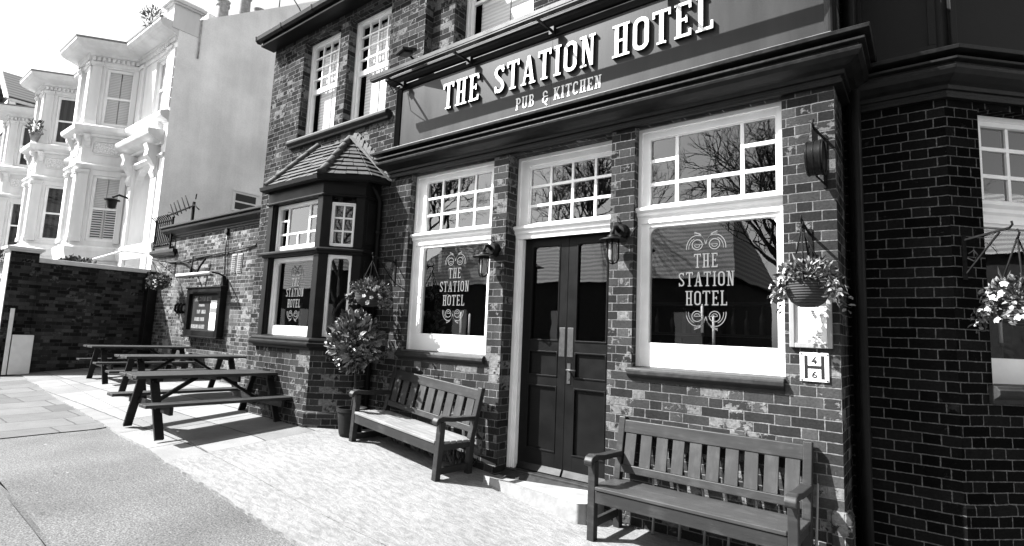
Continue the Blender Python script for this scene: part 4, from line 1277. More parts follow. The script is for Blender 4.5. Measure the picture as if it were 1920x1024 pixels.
# ------------------------------------------------------------------ two painted benches
def bench(loc, rot, L, label, seat_mat, nsl, seed):
    random.seed(seed)
    t = thing("park_bench", label, "bench", loc, rot, group="painted slatted benches against the front wall")
    hl = L / 2
    for sx in (-1, 1):
        x = sx * (hl - .035)
        mb = MB(); mb.box(x - .032, x + .032, -.28, -.215, 0, .615); finish("leg", mb, M['bench'], t, local=True, bev=.006)
        mb = MB()
        mb.add([(x - .03, .16, 0), (x + .03, .16, 0), (x + .03, .225, 0), (x - .03, .225, 0), (x - .03, .15, .42), (x + .03, .15, .42), (x + .03, .215, .42), (x - .03, .215, .42), (x - .03, .245, .93), (x + .03, .245, .93), (x + .03, .30, .925), (x - .03, .30, .925)],
               [(0, 3, 2, 1), (0, 1, 5, 4), (1, 2, 6, 5), (2, 3, 7, 6), (3, 0, 4, 7), (4, 5, 9, 8), (5, 6, 10, 9), (6, 7, 11, 10), (7, 4, 8, 11), (8, 9, 10, 11)])
        finish("leg", mb, M['bench'], t, local=True, bev=.006)
        mb = MB()
        prof = [(.20, .60), (.19, .645), (.05, .65), (-.12, .655), (-.2, .665), (-.27, .675), (-.325, .66), (-.345, .63), (-.34, .60), (-.325, .585), (-.31, .61), (-.27, .625), (-.2, .62), (-.12, .61), (.05, .605)]
        prof = prof[::-1]
        n = len(prof)
        vs = [(x - .038, y, z) for y, z in prof] + [(x + .038, y, z) for y, z in prof]
        mb.add(vs, [tuple(range(n)), tuple(range(2 * n - 1, n - 1, -1))] + [(i, i + n, (i + 1) % n + n, (i + 1) % n) for i in range(n)])
        finish("armrest", mb, M['bench'], t, local=True, bev=.008)
        mb = MB(); mb.box(x - .018, x + .018, -.22, .17, .10, .165); mb.box(x - .02, x + .02, -.22, .16, .33, .40)
        finish("stretcher", mb, M['bench'], t, local=True, bev=.004)
    mb = MB(); mb.box(-hl + .067, hl - .067, -.275, -.235, .30, .395)
    finish("front_rail", mb, M['bench'], t, local=True, bev=.005)
    mb = MB()
    ys = [-.285, -.20, -.117, -.033, .05, .13]
    for i, y in enumerate(ys):
        yy = y + .074 if i < 5 else y + .06
        z = .428 - .004 * i
        a = -hl + (.07 if i == 0 else .012)
        mb.box(a, -a, y, yy, z - .028, z)
    finish("seat", mb, M[seat_mat], t, local=True, bev=.005)
    # backrest leans back with the rear legs
    mb = MB()
    def by(z): return .15 + (z - .42) * .186
    for z0, z1, th in ((.80, .905, .034), (.47, .535, .03)):
        mb.add([(-hl + .06, by(z0) + .005, z0), (hl - .06, by(z0) + .005, z0), (hl - .06, by(z0) + .005 + th, z0), (-hl + .06, by(z0) + .005 + th, z0), (-hl + .06, by(z1) + .005, z1), (hl - .06, by(z1) + .005, z1), (hl - .06, by(z1) + .005 + th, z1), (-hl + .06, by(z1) + .005 + th, z1)],
               [(0, 3, 2, 1), (4, 5, 6, 7), (0, 1, 5, 4), (1, 2, 6, 5), (2, 3, 7, 6), (3, 0, 4, 7)])
    finish("back_rail", mb, M['bench'], t, local=True, bev=.006)
    mb = MB()
    iw = L - .12
    for i in range(nsl):
        xc = -iw / 2 + iw * (i + .5) / nsl
        w = iw / nsl * .70
        z0, z1 = .535, .80
        j = random.uniform(-.003, .003)
        mb.add([(xc - w / 2 + j, by(z0) + .012, z0), (xc + w / 2 + j, by(z0) + .012, z0), (xc + w / 2 + j, by(z0) + .03, z0), (xc - w / 2 + j, by(z0) + .03, z0), (xc - w / 2, by(z1) + .012, z1), (xc + w / 2, by(z1) + .012, z1), (xc + w / 2, by(z1) + .03, z1), (xc - w / 2, by(z1) + .03, z1)],
               [(0, 3, 2, 1), (4, 5, 6, 7), (0, 1, 5, 4), (1, 2, 6, 5), (2, 3, 7, 6), (3, 0, 4, 7)])
    finish("back_slats", mb, M['bench_slat'], t, local=True, bev=.003)
    return t
M["bench_slat"] = wood_mat("grey_painted_slats", .034, .45, .2, .2, .09, 2, .25)
bench((-1.47, -.31, -.005), (0, 0, R(-1)), 1.54, "grey slatted bench in front of the right window, nearest the camera", 'bench_seat', 10, 1)
bench((-4.62, -.34, .165), (0, R(4.4), R(-4)), 1.56, "grey slatted bench with a pale seat under the left front window", 'bench_pale', 9, 2)
mb = MB()
random.seed(3)
pth = [(-2.15, -.15, .30), (-2.2, -.12, .20), (-2.12, -.1, .1), (-2.2, -.08, .03), (-2.05, -.05, .012)]
for i in range(len(pth) - 1):
    a, b = Vector(pth[i]), Vector(pth[i + 1]); n = max(2, int((b - a).length / .03))
    for k in range(n):
        p = a.lerp(b, (k + .5) / n); d = (b - a).normalized() * .02; s = d.orthogonal().normalized() * .009
        if k % 2: s = d.cross(s).normalized() * .009
        mb.tube([p - d, p - d * .5 + s, p + d * .5 + s, p + d, p + d * .5 - s, p - d * .5 - s, p - d], .0028, 5)
tag(finish("chain", mb, M['metal'], None), "steel chain looped round the leg of the nearest bench", "chain")
random.seed(9)
mb = MB()
for i in range(7):
    x = -1.9 + i * .2 + random.uniform(-.03, .03)
    mb.tube([(x, -.06, 0), (x + .01, -.055, .25), (x + random.uniform(-.05, .03), -.04, .62 + random.uniform(-.1, .1))], [.011, .01, .007], 6)
tag(finish("bamboo_canes", mb, M['frame_wood'], None), "pale bamboo canes leaning on the wall behind the nearest bench", "canes")
# dry weeds along the foot of the wall under the left bench
mb = MB(); vs = []; fs = []
for i in range(420):
    x = random.uniform(-5.1, -3.95); y = random.uniform(-.20, .0)
    leaf_quad(vs, fs, Vector((x, y, G(x, y))), rv() * .8 + Vector((0, -.1, 1.2)), rv(), random.uniform(.06, .22), .018)
mb.add(vs, fs)
tag(finish("weeds", mb, M['foliage'], None, fix=False), "weeds growing along the foot of the wall under the left bench", "weeds", kind="stuff")

# ------------------------------------------------------------------ three picnic tables, set at right angles to the wall
def picnic(loc, rz, label, first=None):
    if first: return copy_thing(first, loc, (0, 0, rz), label)
    t = thing("picnic_table", label, "picnic table", loc, (0, 0, rz), group="picnic tables on the forecourt")
    L, H, Wt = 1.78, .68, .66
    mb = MB()
    for i in range(5):
        x = -Wt / 2 + i * Wt / 5
        e = random.uniform(-.006, .006)
        mb.box(x + .003, x + Wt / 5 - .003, -L / 2 + e, L / 2 + e, H - .034, H)
    finish("table_top", mb, M['table_top'], t, local=True, bev=.005)
    for y in (-L * .36, 0, L * .36):
        mb = MB(); mb.box(-Wt / 2 + .03, Wt / 2 - .03, y - .03, y + .03, H - .075, H - .035); finish("batten", mb, M['table'], t, local=True, bev=.004)
    sh = .40; sx = .62
    for s in (-1, 1):
        mb = MB()
        for i in range(2): mb.box(s * sx - .115 + i * .118, s * sx - .003 + i * .118, -L / 2, L / 2, sh - .034, sh)
        finish("seat", mb, M['table_top'], t, local=True, bev=.005)
    for y in (-L * .38, L * .38):
        for s in (-1, 1):
            mb = MB(); mb.beam((s * .58, y, 0), (s * .20, y, H - .036), .038, .092, (0, 1, 0))
            finish("leg", mb, M['table'], t, local=True, bev=.004)
        yy = y + (.042 if y < 0 else -.042)
        mb = MB(); mb.box(-.73, .73, yy - .019, yy + .019, sh - .124, sh - .036)
        finish("seat_bearer", mb, M['table'], t, local=True, bev=.004)
        so = -1 if y < 0 else 1
        mb = MB()
        for bx, bz in ((-.42, .325), (-.38, .33), (.42, .325), (.38, .33), (-.24, .60), (.24, .60)): mb.lathe([(.011, -.004), (.011, .004)], 8, (bx, y + so * .023, bz), 'y')
        finish("bolts", mb, M['metal'], t, local=True)
        mb = MB(); mb.beam((0, yy + (.02 if y < 0 else -.02), sh - .08), (0, y * .22, H - .06), .038, .075, (1, 0, 0))
        finish("brace", mb, M['table'], t, local=True, bev=.004)
    return t
pt = picnic((-7.33, -1.33, .29), R(-3), "dark wooden picnic table nearest the camera, its end close to the bay")
picnic((-9.92, -.62, .355), R(-3), "dark wooden picnic table in the middle of the three", pt)
picnic((-12.75, -.30, .385), R(-3), "dark wooden picnic table nearest the garden wall", pt)

# ------------------------------------------------------------------ noticeboard and its light on the wing
M['tile_grey'] = plain('grey_word_tile', .16, .7, .5, 20, .1, 30)
nb = thing("notice_board", "black framed notice board with rows of pale words and a long white sheet", "notice board", (-12.3, .7, 1.3))
x0, x1, z0, z1 = -13.05, -11.46, 1.30, 2.32
mb = MB()
mb.box(x0, x0 + .12, .56, .69, z0, z1); mb.box(x1 - .12, x1, .56, .69, z0, z1); mb.box(x0 + .12, x1 - .12, .56, .69, z0, z0 + .12); mb.box(x0 + .12, x1 - .12, .56, .69, z1 - .12, z1)
mb.box(x0 - .03, x1 + .03, .54, .69, z1, z1 + .03); mb.box(x0 - .04, x1 + .04, .53, .69, z0 - .03, z0)
finish("frame", mb, M['black'], nb, bev=.006)
mb = MB(); mb.box(x0 + .12, x1 - .12, .63, .66, z0 + .12, z1 - .12)
bd = finish("board", mb, M['sign'], nb)
mb = MB()
text(mb, "THE", -12.78, -12.60, 2.045, .1, .627, .63); text(mb, "STATION", -12.55, -12.25, 2.045, .1, .627, .63); text(mb, "HOTEL", -12.21, -11.98, 2.045, .1, .627, .63)
finish("lettering", mb, M['tile_grey'], bd)
mb = MB()
random.seed(4)
for zc, groups in ((1.93, ((-12.55, -12.28, .05),)), (1.78, ((-12.62, -12.45, .08), (-12.40, -12.22, .08))), (1.62, ((-12.70, -12.49, .08), (-12.44, -12.24, .08))), (1.46, ((-12.83, -12.50, .085), (-12.46, -12.2, .085)))):
    for a, b, h in groups:
        xx = a
        while xx < b:
            l = .03; mb.box(xx, xx + .026, .6265, .63, zc, zc + h); xx += l + .004
finish("word_tiles", mb, M['tile_grey'], bd)
mb = MB(); mb.box(-11.99, -11.66, .622, .629, 1.44, 2.06)
pp = finish("paper", mb, M['paper'], nb)
mb = MB(); mb.box(-11.98, -11.68, .6205, .6215, 1.80, 1.90)
for k in range(16): mb.box(-11.94, -11.72 + random.uniform(-.05, .02), .6205, .6215, 1.50 + k * .018, 1.503 + k * .018)
finish("print", mb, M['ink'], pp)
nl = thing("picture_light", "white tube lamp on a bent black arm above the notice board", "light", (-11.6, .7, 2.5))
mb = MB(); mb.tube([(-11.55, .7, 2.42), (-11.55, .66, 2.55), (-11.50, .5, 2.60), (-11.40, .32, 2.60)], .018, 8); mb.box(-11.62, -11.48, .66, .70, 2.36, 2.5); mb.prism([(-11.62, 2.36), (-11.48, 2.36), (-11.55, 2.55)], .6, .66)
finish("arm", mb, M['black'], nl)
mb = MB(); mb.box(-13.0, -11.36, .27, .35, 2.53, 2.56)
finish("housing", mb, M['black'], nl, bev=.005)
mb = MB(); mb.tube([(-13.0, .29, 2.585), (-11.38, .29, 2.585)], .03, 10)
finish("tube_cover", mb, M['white'], nl)
mb = MB(); mb.tube([(-11.7, .68, 3.52), (-11.66, .66, 3.1), (-11.60, .67, 2.6)], .012, 6); mb.lathe([(.001, -.05), (.06, -.045), (.07, 0)], 12, (-11.7, .69, 3.52), 'y')
mb.tube([(-14.6, .685, 3.0), (-13.8, .66, 2.98), (-12.9, .68, 3.03), (-12.0, .67, 3.06), (-11.0, .67, 3.10), (-10.45, .68, 3.14), (-10.25, .68, 3.3), (-10.2, .68, 3.62)], .016, 6)
tag(finish("wall_cable", mb, M['black'], None), "black cable sagging across the single storey wing wall with a drop wire", "cable")
mb = MB()
for i in range(3):
    x = -13.75 + i * .16
    mb.tube([(x, .69, 1.78), (x - .02, .63, 1.84), (x - .02, .63, 1.95), (x, .69, 2.0)], .03, 6)
tag(finish("wall_hooks", mb, M['iron'], None), "row of three black curved hooks on the wing wall beside the notice board", "hooks")

# ------------------------------------------------------------------ potted standard tree in the corner of the bay
pt_ = thing("potted_bay_tree", "small standard tree with large leaves in a dark pot between bay and bench", "potted tree", (-5.58, -.42, G(-5.58, -.42)))
mb = MB(); mb.lathe([(.12, 0), (.135, .04), (.165, .28), (.18, .29), (.18, .33), (.16, .33), (.155, .28)], 22)
pot = finish("pot", mb, M['terracotta'], pt_, local=True)
mb = MB(); mb.lathe([(.158, .285), (0, .29)], 18); finish("soil", mb, M['soil'], pot, local=True)
mb = MB(); mb.tube([(0, 0, .27), (.02, .01, .6), (-.01, 0, .95)], [.017, .014, .012], 8)
random.seed(31)
for i in range(26):
    d = rv().normalized(); mb.tube([(-.01, 0, .8 + i * .008), tuple(Vector((-.02, 0, 1.1)) + Vector((d.x * .3, d.y * .28, d.z * .27)))], [.008, .003], 5)
finish("trunk", mb, M['bark'], pt_, local=True)
mb = MB(); leaves(mb, (-.03, -.02, 1.12), (.31, .27, .34), 700, .105, .05, .55, .3, .35); leaves(mb, (-.03, -.02, 1.10), (.29, .26, .33), 1100, .065, .034, .3, .4, .3)
finish("crown", mb, M['leaf'], pt_, local=True, fix=False)

# ------------------------------------------------------------------ garden wall with pier, white board, railing, aerial
gw = thing("garden_wall", "tall shaded brick garden wall with a pale coping and an end pier", "wall", (-15.5, -.7, .4))
mb = MB(); mb.box(-15.62, -15.38, -1.58, .69, .2, 2.74); finish("wall", mb, M['brick_garden'], gw)
mb = MB(); mb.box(-15.379, -15.12, .50, .695, .3, 2.78); mb.box(-15.379, -15.16, .44, .499, 2.3, 2.62); finish('end_post', mb, M['black'], gw, bev=.008)
mb = MB(); mb.box(-15.78, -15.33, -2.04, -1.57, .2, 2.93); pr = finish("pier", mb, M['brick_garden'], gw)
mb = MB(); mb.box(-15.78, -15.325, -2.055, -2.041, .2, 2.93); finish("painted_face", mb, M['stucco'], pr)
mb = MB(); mb.box(-15.66, -15.34, -1.57, .69, 2.741, 2.84); finish("coping", mb, M['stucco'], gw, bev=.01)
mb = MB(); mb.box(-15.81, -15.30, -2.08, -1.54, 2.931, 2.975); mb.box(-15.85, -15.26, -2.12, -1.50, 2.975, 3.03)
mb.add([(-15.85, -2.12, 3.031), (-15.26, -2.12, 3.031), (-15.26, -1.5, 3.031), (-15.85, -1.5, 3.031), (-15.555, -1.81, 3.10)], [(0, 1, 4), (1, 2, 4), (2, 3, 4), (3, 0, 4)])
finish("pier_cap", mb, M['stucco'], gw)
nw = thing("front_wall", "white rendered low garden wall in front of the white houses", "wall", (-18, -2.0, .4))
mb = MB(); mb.box(-60, -15.79, -2.0, -1.75, .2, 2.35); finish("wall", mb, M['stucco'], nw)
mb = MB(); mb.box(-60, -15.86, -2.06, -1.69, 2.351, 2.45); finish("coping", mb, M['stucco'], nw, bev=.01)
wb = thing("white_board", "blank white board standing with a post at the street end of the garden wall", "board", (-15.1, -1.9, .35))
mb = MB(); mb.box(-15.31, -15.25, -1.84, -1.49, .34, 1.17); finish("panel", mb, M['white'], wb, bev=.01)
mb = MB(); mb.box(-15.31, -15.25, -1.925, -1.86, .34, 1.72); finish("post", mb, M['white'], wb, bev=.006)

rl = thing("window_guard", "bowed black iron railing standing on the ledge at the end of the wing", "railing", (-14.9, .6, 3.33))
mb = MB()
for i in range(9):
    x = -15.42 + i * .115
    mb.tube([(x, .64, 3.40), (x, .60, 3.48), (x, .62, 3.7), (x, .62, 3.95), (x, .58, 4.08), (x, .50, 4.14)], .014, 6)
finish("bars", mb, M['iron'], rl)
mb = MB()
for z in (3.37, 3.47, 4.0): mb.box(-15.46, -14.42, .60, .63, z, z + .025)
for i in range(10):
    x = -15.40 + i * .1
    mb.tube([(x - .04, .61, 3.385), (x, .6, 3.465), (x + .04, .61, 3.385)], .009, 5)
for x in (-15.44, -14.44): mb.box(x - .018, x + .018, .6, .64, 3.33, 4.1)
finish("rails", mb, M['iron'], rl)
ae = thing("tv_aerial", "old bent television aerial on a short post behind the wing parapet", "aerial", (-14.3, .9, 3.9))
mb = MB(); mb.box(-14.17, -14.11, .9, .95, 3.9, 4.5); finish("post", mb, M['rust'], ae)
mb = MB(); mb.beam((-15.2, .75, 4.22), (-14.0, .9, 4.40), .03, .03)
for x, d in ((-15.1, .25), (-14.9, -.2), (-14.7, .22), (-14.45, .2), (-14.25, .28)):
    z = 4.22 + (x + 15.2) * .15
    mb.tube([(x - .12, .8, z + .3), (x + .08, .86, z - .05)], .012, 5)
mb.tube([(-15.3, .8, 4.34), (-14.7, .8, 4.22)], .012, 5); mb.tube([(-14.05, .9, 4.42), (-13.75, .9, 4.26)], .014, 5); mb.tube([(-14.0, .9, 4.55), (-13.85, .85, 4.64)], .014, 5)
finish("elements", mb, M['rust'], ae)
cbn = thing("iron_scroll", "rusty iron stay with two prongs on the wing wall above the notice board", "bracket", (-12.9, .69, 2.6))
mb = MB(); mb.tube([(-14.0, .68, 3.02), (-13.1, .6, 2.85), (-12.85, .5, 2.55)], .02, 6); mb.tube([(-13.1, .62, 3.05), (-13.05, .6, 2.75), (-12.8, .55, 2.55)], .018, 6); mb.tube([(-12.45, .62, 2.98), (-12.6, .58, 2.8), (-12.7, .55, 2.6)], .022, 6)
finish("stay", mb, M['rust'], cbn)

# ------------------------------------------------------------------ candles and bottles inside the windows
def candle(x, y, z0, h, label):
    t = thing("candle", label, "candle", (x, y, z0), group="candles inside the windows")
    mb = MB(); mb.lathe([(.035, 0), (.035, .008), (.008, .015), (.008, h - .17), (.016, h - .165), (.02, h - .14), (.013, h - .138)], 12); finish("candlestick", mb, M['metal'], t, local=True)
    mb = MB(); mb.lathe([(.0125, h - .145), (.0125, h + .10), (.004, h + .115)], 12); finish("wax", mb, M['wax'], t, local=True)
for x, y, z, h, s in ((-1.60, .26, 1.40, .43, "tall white candle inside the right front window, under the lettering"), (-1.50, .26, 1.40, .33, "shorter white candle inside the right front window, right of the tall one"),
                      (-4.50, .26, 1.40, .34, "white candle inside the left front window, under the lettering"), (-4.36, .26, 1.40, .32, "white candle inside the left front window, nearer the door pier")):
    candle(x, y, z, h, s)
for s, h, lb in ((.55, .40, "white candle inside the dark corner window, left of its neighbour"), (.68, .44, "white candle inside the dark corner window, right of its neighbour")):
    q = F3 @ Vector((s, .26, 1.40)); candle(q.x, q.y, q.z, h, lb)
sh = thing("bar_shelf", "dark shelf of bottles deep inside behind the right front window", "shelf", (-1.9, 2.2, 1.2))
for z in (1.30, 1.72, 2.1):
    mb = MB(); mb.box(-3.4, -.7, 2.1, 2.45, z - .03, z); finish("shelf_board", mb, M['bench'], sh)
mb = MB(); mb.box(-3.4, -.7, 2.45, 2.5, .2, 2.4); finish("back_panel", mb, M['room'], sh)
random.seed(12)
b0 = None
for z in (1.30, 1.72):
    for i in range(16):
        x = -3.3 + i * .16 + random.uniform(-.03, .03)
        if b0 is None:
            mb = MB(); mb.lathe([(.035, 0), (.038, .01), (.038, .17), (.014, .22), (.013, .29), (.016, .295), (.016, .31)], 12)
            b0 = finish("bottle", mb, M['bottle'], None, origin=(0, 0, 0))
            tag(b0, "glass bottle standing on the back shelf inside the bar", "bottle", "bottles on the bar shelf"); b0.location = (x, 2.25, z)
        else:
            c = b0.copy(); COL.objects.link(c); c.location = (x, 2.25 + random.uniform(-.06, .06), z); s = random.uniform(.85, 1.15); c.scale = (s, s, s)
# ------------------------------------------------------------------ white stucco terrace
def terrace_house(x0, dz, label, first):
    t = thing("terrace_house", label, "house", (x0 - 2.6, 2, .4), group="white stucco terraced houses")
    P = [(x0 - 5.30, .85), (x0 - 4.62, -.15), (x0 - 3.50, -.15), (x0 - 2.75, .85), (x0, .85)]
    ztop = 9.62 + dz
    gf = (3.80 + dz, 5.74 + dz); ff = (7.28 + dz, 9.02 + dz)
    mb = MB(); wins = []
    for i in range(4):
        p, q = P[i], P[i + 1]; L = (Vector(q) - Vector(p)).length
        m = frame(p, (q[0] - p[0], q[1] - p[1]))
        if i == 0: a, b = .2, .86
        elif i == 1: a, b = .30, L - .30
        elif i == 2: a, b = .36, 1.08
        if i < 3: ops = [(a, b) + gf, (a, b) + ff]
        else: ops = [(1.25, 2.05) + ff, (.62, 2.0, 2.2 + dz, 6.0 + dz, .55)]
        wall_panel(m, 0, L, 0, ztop, ops, .14, mb)
        if i: wins += [(m, o, i) for o in (ops if i < 3 else ops[:1])]
        if i == 3:
            dm = m
    mb.m = I4
    mb.quad((x0, .85, 0), (x0, 2, 0), (x0, 2, ztop), (x0, .85, ztop)) if not first else None
    # pilasters at the bay corners, by storeys
    for (z0, z1) in (gf, ff):
        for i in (1, 2):
            p, q = P[i], P[i + 1]; L = (Vector(q) - Vector(p)).length
            mb.m = frame(p, (q[0] - p[0], q[1] - p[1]))
            for a, b in ((.02, .27), (L - (.27 if i == 1 else .15), L - .02)):
                mb.box(a, b, -.05, 0, z0 - .05, z1 + .02)
                mb.box(a - .02, b + .02, -.08, .0, z1 + .02, z1 + .06); mb.box(a - .035, b + .035, -.10, .0, z1 + .06, z1 + .13)
                mb.box(a - .02, b + .02, -.07, 0, z0 - .05, z0 + .08)
    mb.m = dm
    for a, b in ((.12, .45), (2.15, 2.5)): mb.box(a, b, -.06, 0, ff[0] - .1, ff[1] + .02); mb.box(a - .03, b + .03, -.10, 0, ff[1] + .02, ff[1] + .12)
    for a, b in ((.30, .60), (2.05, 2.4)): mb.box(a, b, -.08, 0, 2 + dz, 6.1 + dz)
    if first:
        for k in range(6): mb.box(2.42, 2.74, -.09, 0, 7.3 + k * .29, 7.3 + k * .29 + .25)
    mb.m = I4
    finish("wall", mb, M['stucco'], t, fix=False)
    mb = MB()
    band = lambda z, pr: mb.sweep(P, [(a, z + dz + b) for a, b in pr])
    band(3.45, [(-.02, -.2), (.06, -.2), (.1, -.02), (.12, .05), (.12, .14), (.05, .2), (-.02, .2)])
    band(5.9, [(-.02, 0), (.03, 0), (.08, .05), (.11, .08), (.11, .13), (.03, .17), (-.02, .17)])
    band(6.88, [(-.02, 0), (.06, 0), (.08, .06), (.18, .10), (.25, .14), (.27, .2), (.27, .26), (.10, .34), (-.02, .34)])
    band(9.08, [(-.02, 0), (.03, 0), (.04, .04), (.04, .22), (.07, .24), (.10, .26), (.12, .32), (.36, .36), (.44, .40), (.50, .47), (.52, .50), (.52, .56), (.4, .60), (-.1, .62), (-.1, .3)])
    finish("cornice", mb, M['stucco'], t)
    mb = MB(); mb.sweep(P, [(.46, 9.66 + dz), (.53, 9.645 + dz), (.545, 9.69 + dz), (.45, 9.71 + dz)])
    finish("gutter", mb, M['gutter_grey'], t)
    mb = MB()
    for i in range(1, 4):
        p, q = P[i], P[i + 1]; L = (Vector(q) - Vector(p)).length
        mb.m = frame(p, (q[0] - p[0], q[1] - p[1]))
        n = int(L / .125)
        for k in range(n):
            s = (k + .5) * L / n
            mb.box(s - .035, s + .035, -.11, -.03, 9.19 + dz, 9.30 + dz)
        for s in ((.15, L - .15) if i < 3 else (.3, 2.3)):
            mb.profx([(0, 6.55 + dz), (-.06, 6.6 + dz), (-.08, 6.72 + dz), (-.16, 6.8 + dz), (-.18, 6.9 + dz), (0, 6.9 + dz)], s - .07, s + .07)
    finish("dentils", mb, M['stucco'], t)
    for i in (1, 2):
        p, q = P[i], P[i + 1]; L = (Vector(q) - Vector(p)).length
        mb = MB(frame(p, (q[0] - p[0], q[1] - p[1])))
        a, b, c, d = .26, L - .26, 6.36 + dz, 6.76 + dz
        e = .07
        mb.path2d([(a + e, c), (b - e, c), (b, c + e), (b, d - e), (b - e, d), (a + e, d), (a, d - e), (a, c + e)], .035, -.03, 0, True)
        finish("panel_moulding", mb, M['stucco'], t)
    for i in (1, 2):
        p, q = P[i], P[i + 1]; L = (Vector(q) - Vector(p)).length
        mb = MB(frame(p, (q[0] - p[0], q[1] - p[1])))
        mb.quad((.3, -.012, 6.4 + dz), (L - .3, -.012, 6.4 + dz), (L - .3, -.012, 6.72 + dz), (.3, -.012, 6.72 + dz))
        finish("relief_panel", mb, M['vermiculated'], t, fix=False)
    for m, o, i in wins:
        a, b, c, d = o[:4]; zm = (c + d) / 2
        blinds = first and i >= 2
        w = window(t, m, a, b, c, d, .09, .05, [(a + .06, b - .06, zm + .03, d - .06), (a + .06, b - .06, c + .09, zm - .03)], bot=.08, glass='glass_up' if blinds else 'glass_dark')
        if blinds:
            bl = MB(m); mid = (a + b) / 2
            z1 = d
            bl.box(a + .05, mid - .012, .15, .155, c, z1); bl.box(mid + .012, b - .05, .15, .155, c, z1)
            if i == 2 and c < 5:
                lv = MB(m); lv.box(a + .05, mid - .06, .142, .148, c, zm); lv.box(mid + .04, b - .05, .142, .148, c, zm)
                finish("louvre", lv, M['louvre'], w)
            finish("shutter", bl, M['blind'], w)
        else:
            bl = MB(m); bl.quad((a, .16, c), (b, .16, c), (b, .16, d), (a, .16, d)); finish("curtain", bl, M['curtain'], w, fix=False)
    # porch over the front door
    mb = MB(dm)
    pr = [(0, 6.30), (-.1, 6.30), (-.12, 6.36), (-.3, 6.42), (-.42, 6.50), (-.45, 6.56), (-.45, 6.63), (0, 6.70)]
    mb.profx([(y, z + dz) for y, z in pr], .10, 2.6)
    for a, b in ((.33, .57), (2.08, 2.34)):
        mb.profx([(0, 5.35 + dz), (-.10, 5.42 + dz), (-.16, 5.55 + dz), (-.12, 5.7 + dz), (-.2, 5.85 + dz), (-.32, 5.98 + dz), (-.3, 6.15 + dz), (-.36, 6.3 + dz), (0, 6.3 + dz)], a, b)
    arc_ = [(.62, 5.6 + dz)] + [(1.31 + .69 * math.cos(R(k)), 5.5 + dz + .42 * math.sin(R(k))) for k in range(180, -1, -15)] + [(2.0, 6.05 + dz), (.62, 6.05 + dz)]
    mb.prism(arc_[1:], .02, .2)
    finish("porch", mb, M['stucco'], t)
    mb = MB(dm); mb.box(.7, 1.92, .5, .55, 2.2 + dz, 5.9 + dz); finish("door", mb, M['stucco'], t)
    mb = MB()
    mb.add([(x0 - 5.3, .9, ztop - .1), (x0, .9, ztop - .1), (x0, 5.07, 12.5 + dz * .7), (x0 - 5.3, 5.07, 12.5 + dz * .7), (x0 - 5.3, 9.3, ztop - .1), (x0, 9.3, ztop - .1)], [(0, 1, 2, 3), (3, 2, 5, 4), (0, 3, 4), (1, 5, 2)])
    mb.add([(x0 - 5.3, .9, ztop - .05), (x0 - 4.6, 0, ztop - .05), (x0 - 3.5, 0, ztop - .05), (x0 - 2.75, .9, ztop - .05), (x0 - 4.05, 1.6, ztop + .5)], [(0, 1, 4), (1, 2, 4), (2, 3, 4)])
    rf = finish("roof", mb, M['slate'], t, fix=False)
    return t, dm, rf
M['pipe_pale'] = plain("pale_painted_pipe", .35, .6, .3, 8, .2, 30)
M['gutter_grey'] = plain("grey_gutter", .16, .5, .3, 8, .2, 30)
M['louvre'] = stripes_mat("open_louvres", .05, .7, .072, 2, .5, .55)
M['curtain'] = stripes_mat("dark_net_curtain", .03, .07, .11, 0, .8)
M['vermiculated'] = plain("worm_cut_relief", .6, .9, .3, 26, 1.0, 34)
M['glass_dark'] = glass_mat("dark_window_glass", 1.5, .6)
h1, dm1, rf1 = terrace_house(-16.0, 0, "white stucco terraced house nearest the pub, with the bare grey end wall and louvred shutters", True)
terrace_house(-21.3, .42, "white stucco terraced house second from the pub, with dark curtained windows", False)
terrace_house(-26.65, .46, "white stucco terraced house third from the pub, below the gabled dark roof", False)
mb = MB()
gp = [(.80, .3), (.80, 9.9), (1.27, 10.02), (5.07, 12.72), (5.35, 12.60), (9.3, 9.9), (9.3, .3)]
mb.add([(-15.99, y, z) for y, z in gp] + [(-16.3, y, z) for y, z in gp], [tuple(range(7)), tuple(range(13, 6, -1))] + [(i, i + 7, (i + 1) % 7 + 7, (i + 1) % 7) for i in range(7)])
finish("end_wall", mb, M['gable'], h1)
mb = MB(); mb.box(-16.48, -15.97, .62, 1.28, 9.5, 10.16); mb.box(-16.53, -15.90, .56, 1.34, 10.161, 10.21); mb.box(-16.60, -15.85, .5, 1.40, 10.21, 10.29); mb.box(-16.55, -15.9, .56, 1.34, 10.29, 10.34)
finish("parapet_pier", mb, M['stucco'], h1)
mb = MB(); mb.tube([(-15.965, 1.33, 10.05), (-15.965, 1.32, 8.9)], .025, 8)
finish("downpipe", mb, M['pipe_pale'], h1)
m = frame((-15.985, 2.66), (0, 1))
mb = MB(m)
mb.box(0, .74, -.03, .0, 4.86, 5.44); mb.box(-.02, .78, -.06, -.03, 5.44, 5.48)
w = finish("small_window", mb, M['white'], h1)
mb = MB(m); mb.box(.07, .67, -.035, -.031, 5.17, 5.38); mb.box(.07, .67, -.035, -.031, 4.92, 5.12); finish("pane", mb, M['glass_black'] if 'glass_black' in M else M['ink_black'], w)
mb = MB()
random.seed(2)
y = 4.1; z = 11.95
pts = []
for i in range(8): pts.append((-15.985, 3.95 + i * .2, 12.0 - i * .18 + random.uniform(-.05, .05) + .05))
mb.tube(pts, .018, 5); finish("wall_crack", mb, M['rust'], h1)
mb = MB(); mb.box(-17.9, -17.1, 1.9, 4.0, 9.5, 10.95)
ch = finish("chimney", mb, M['stucco'], h1)
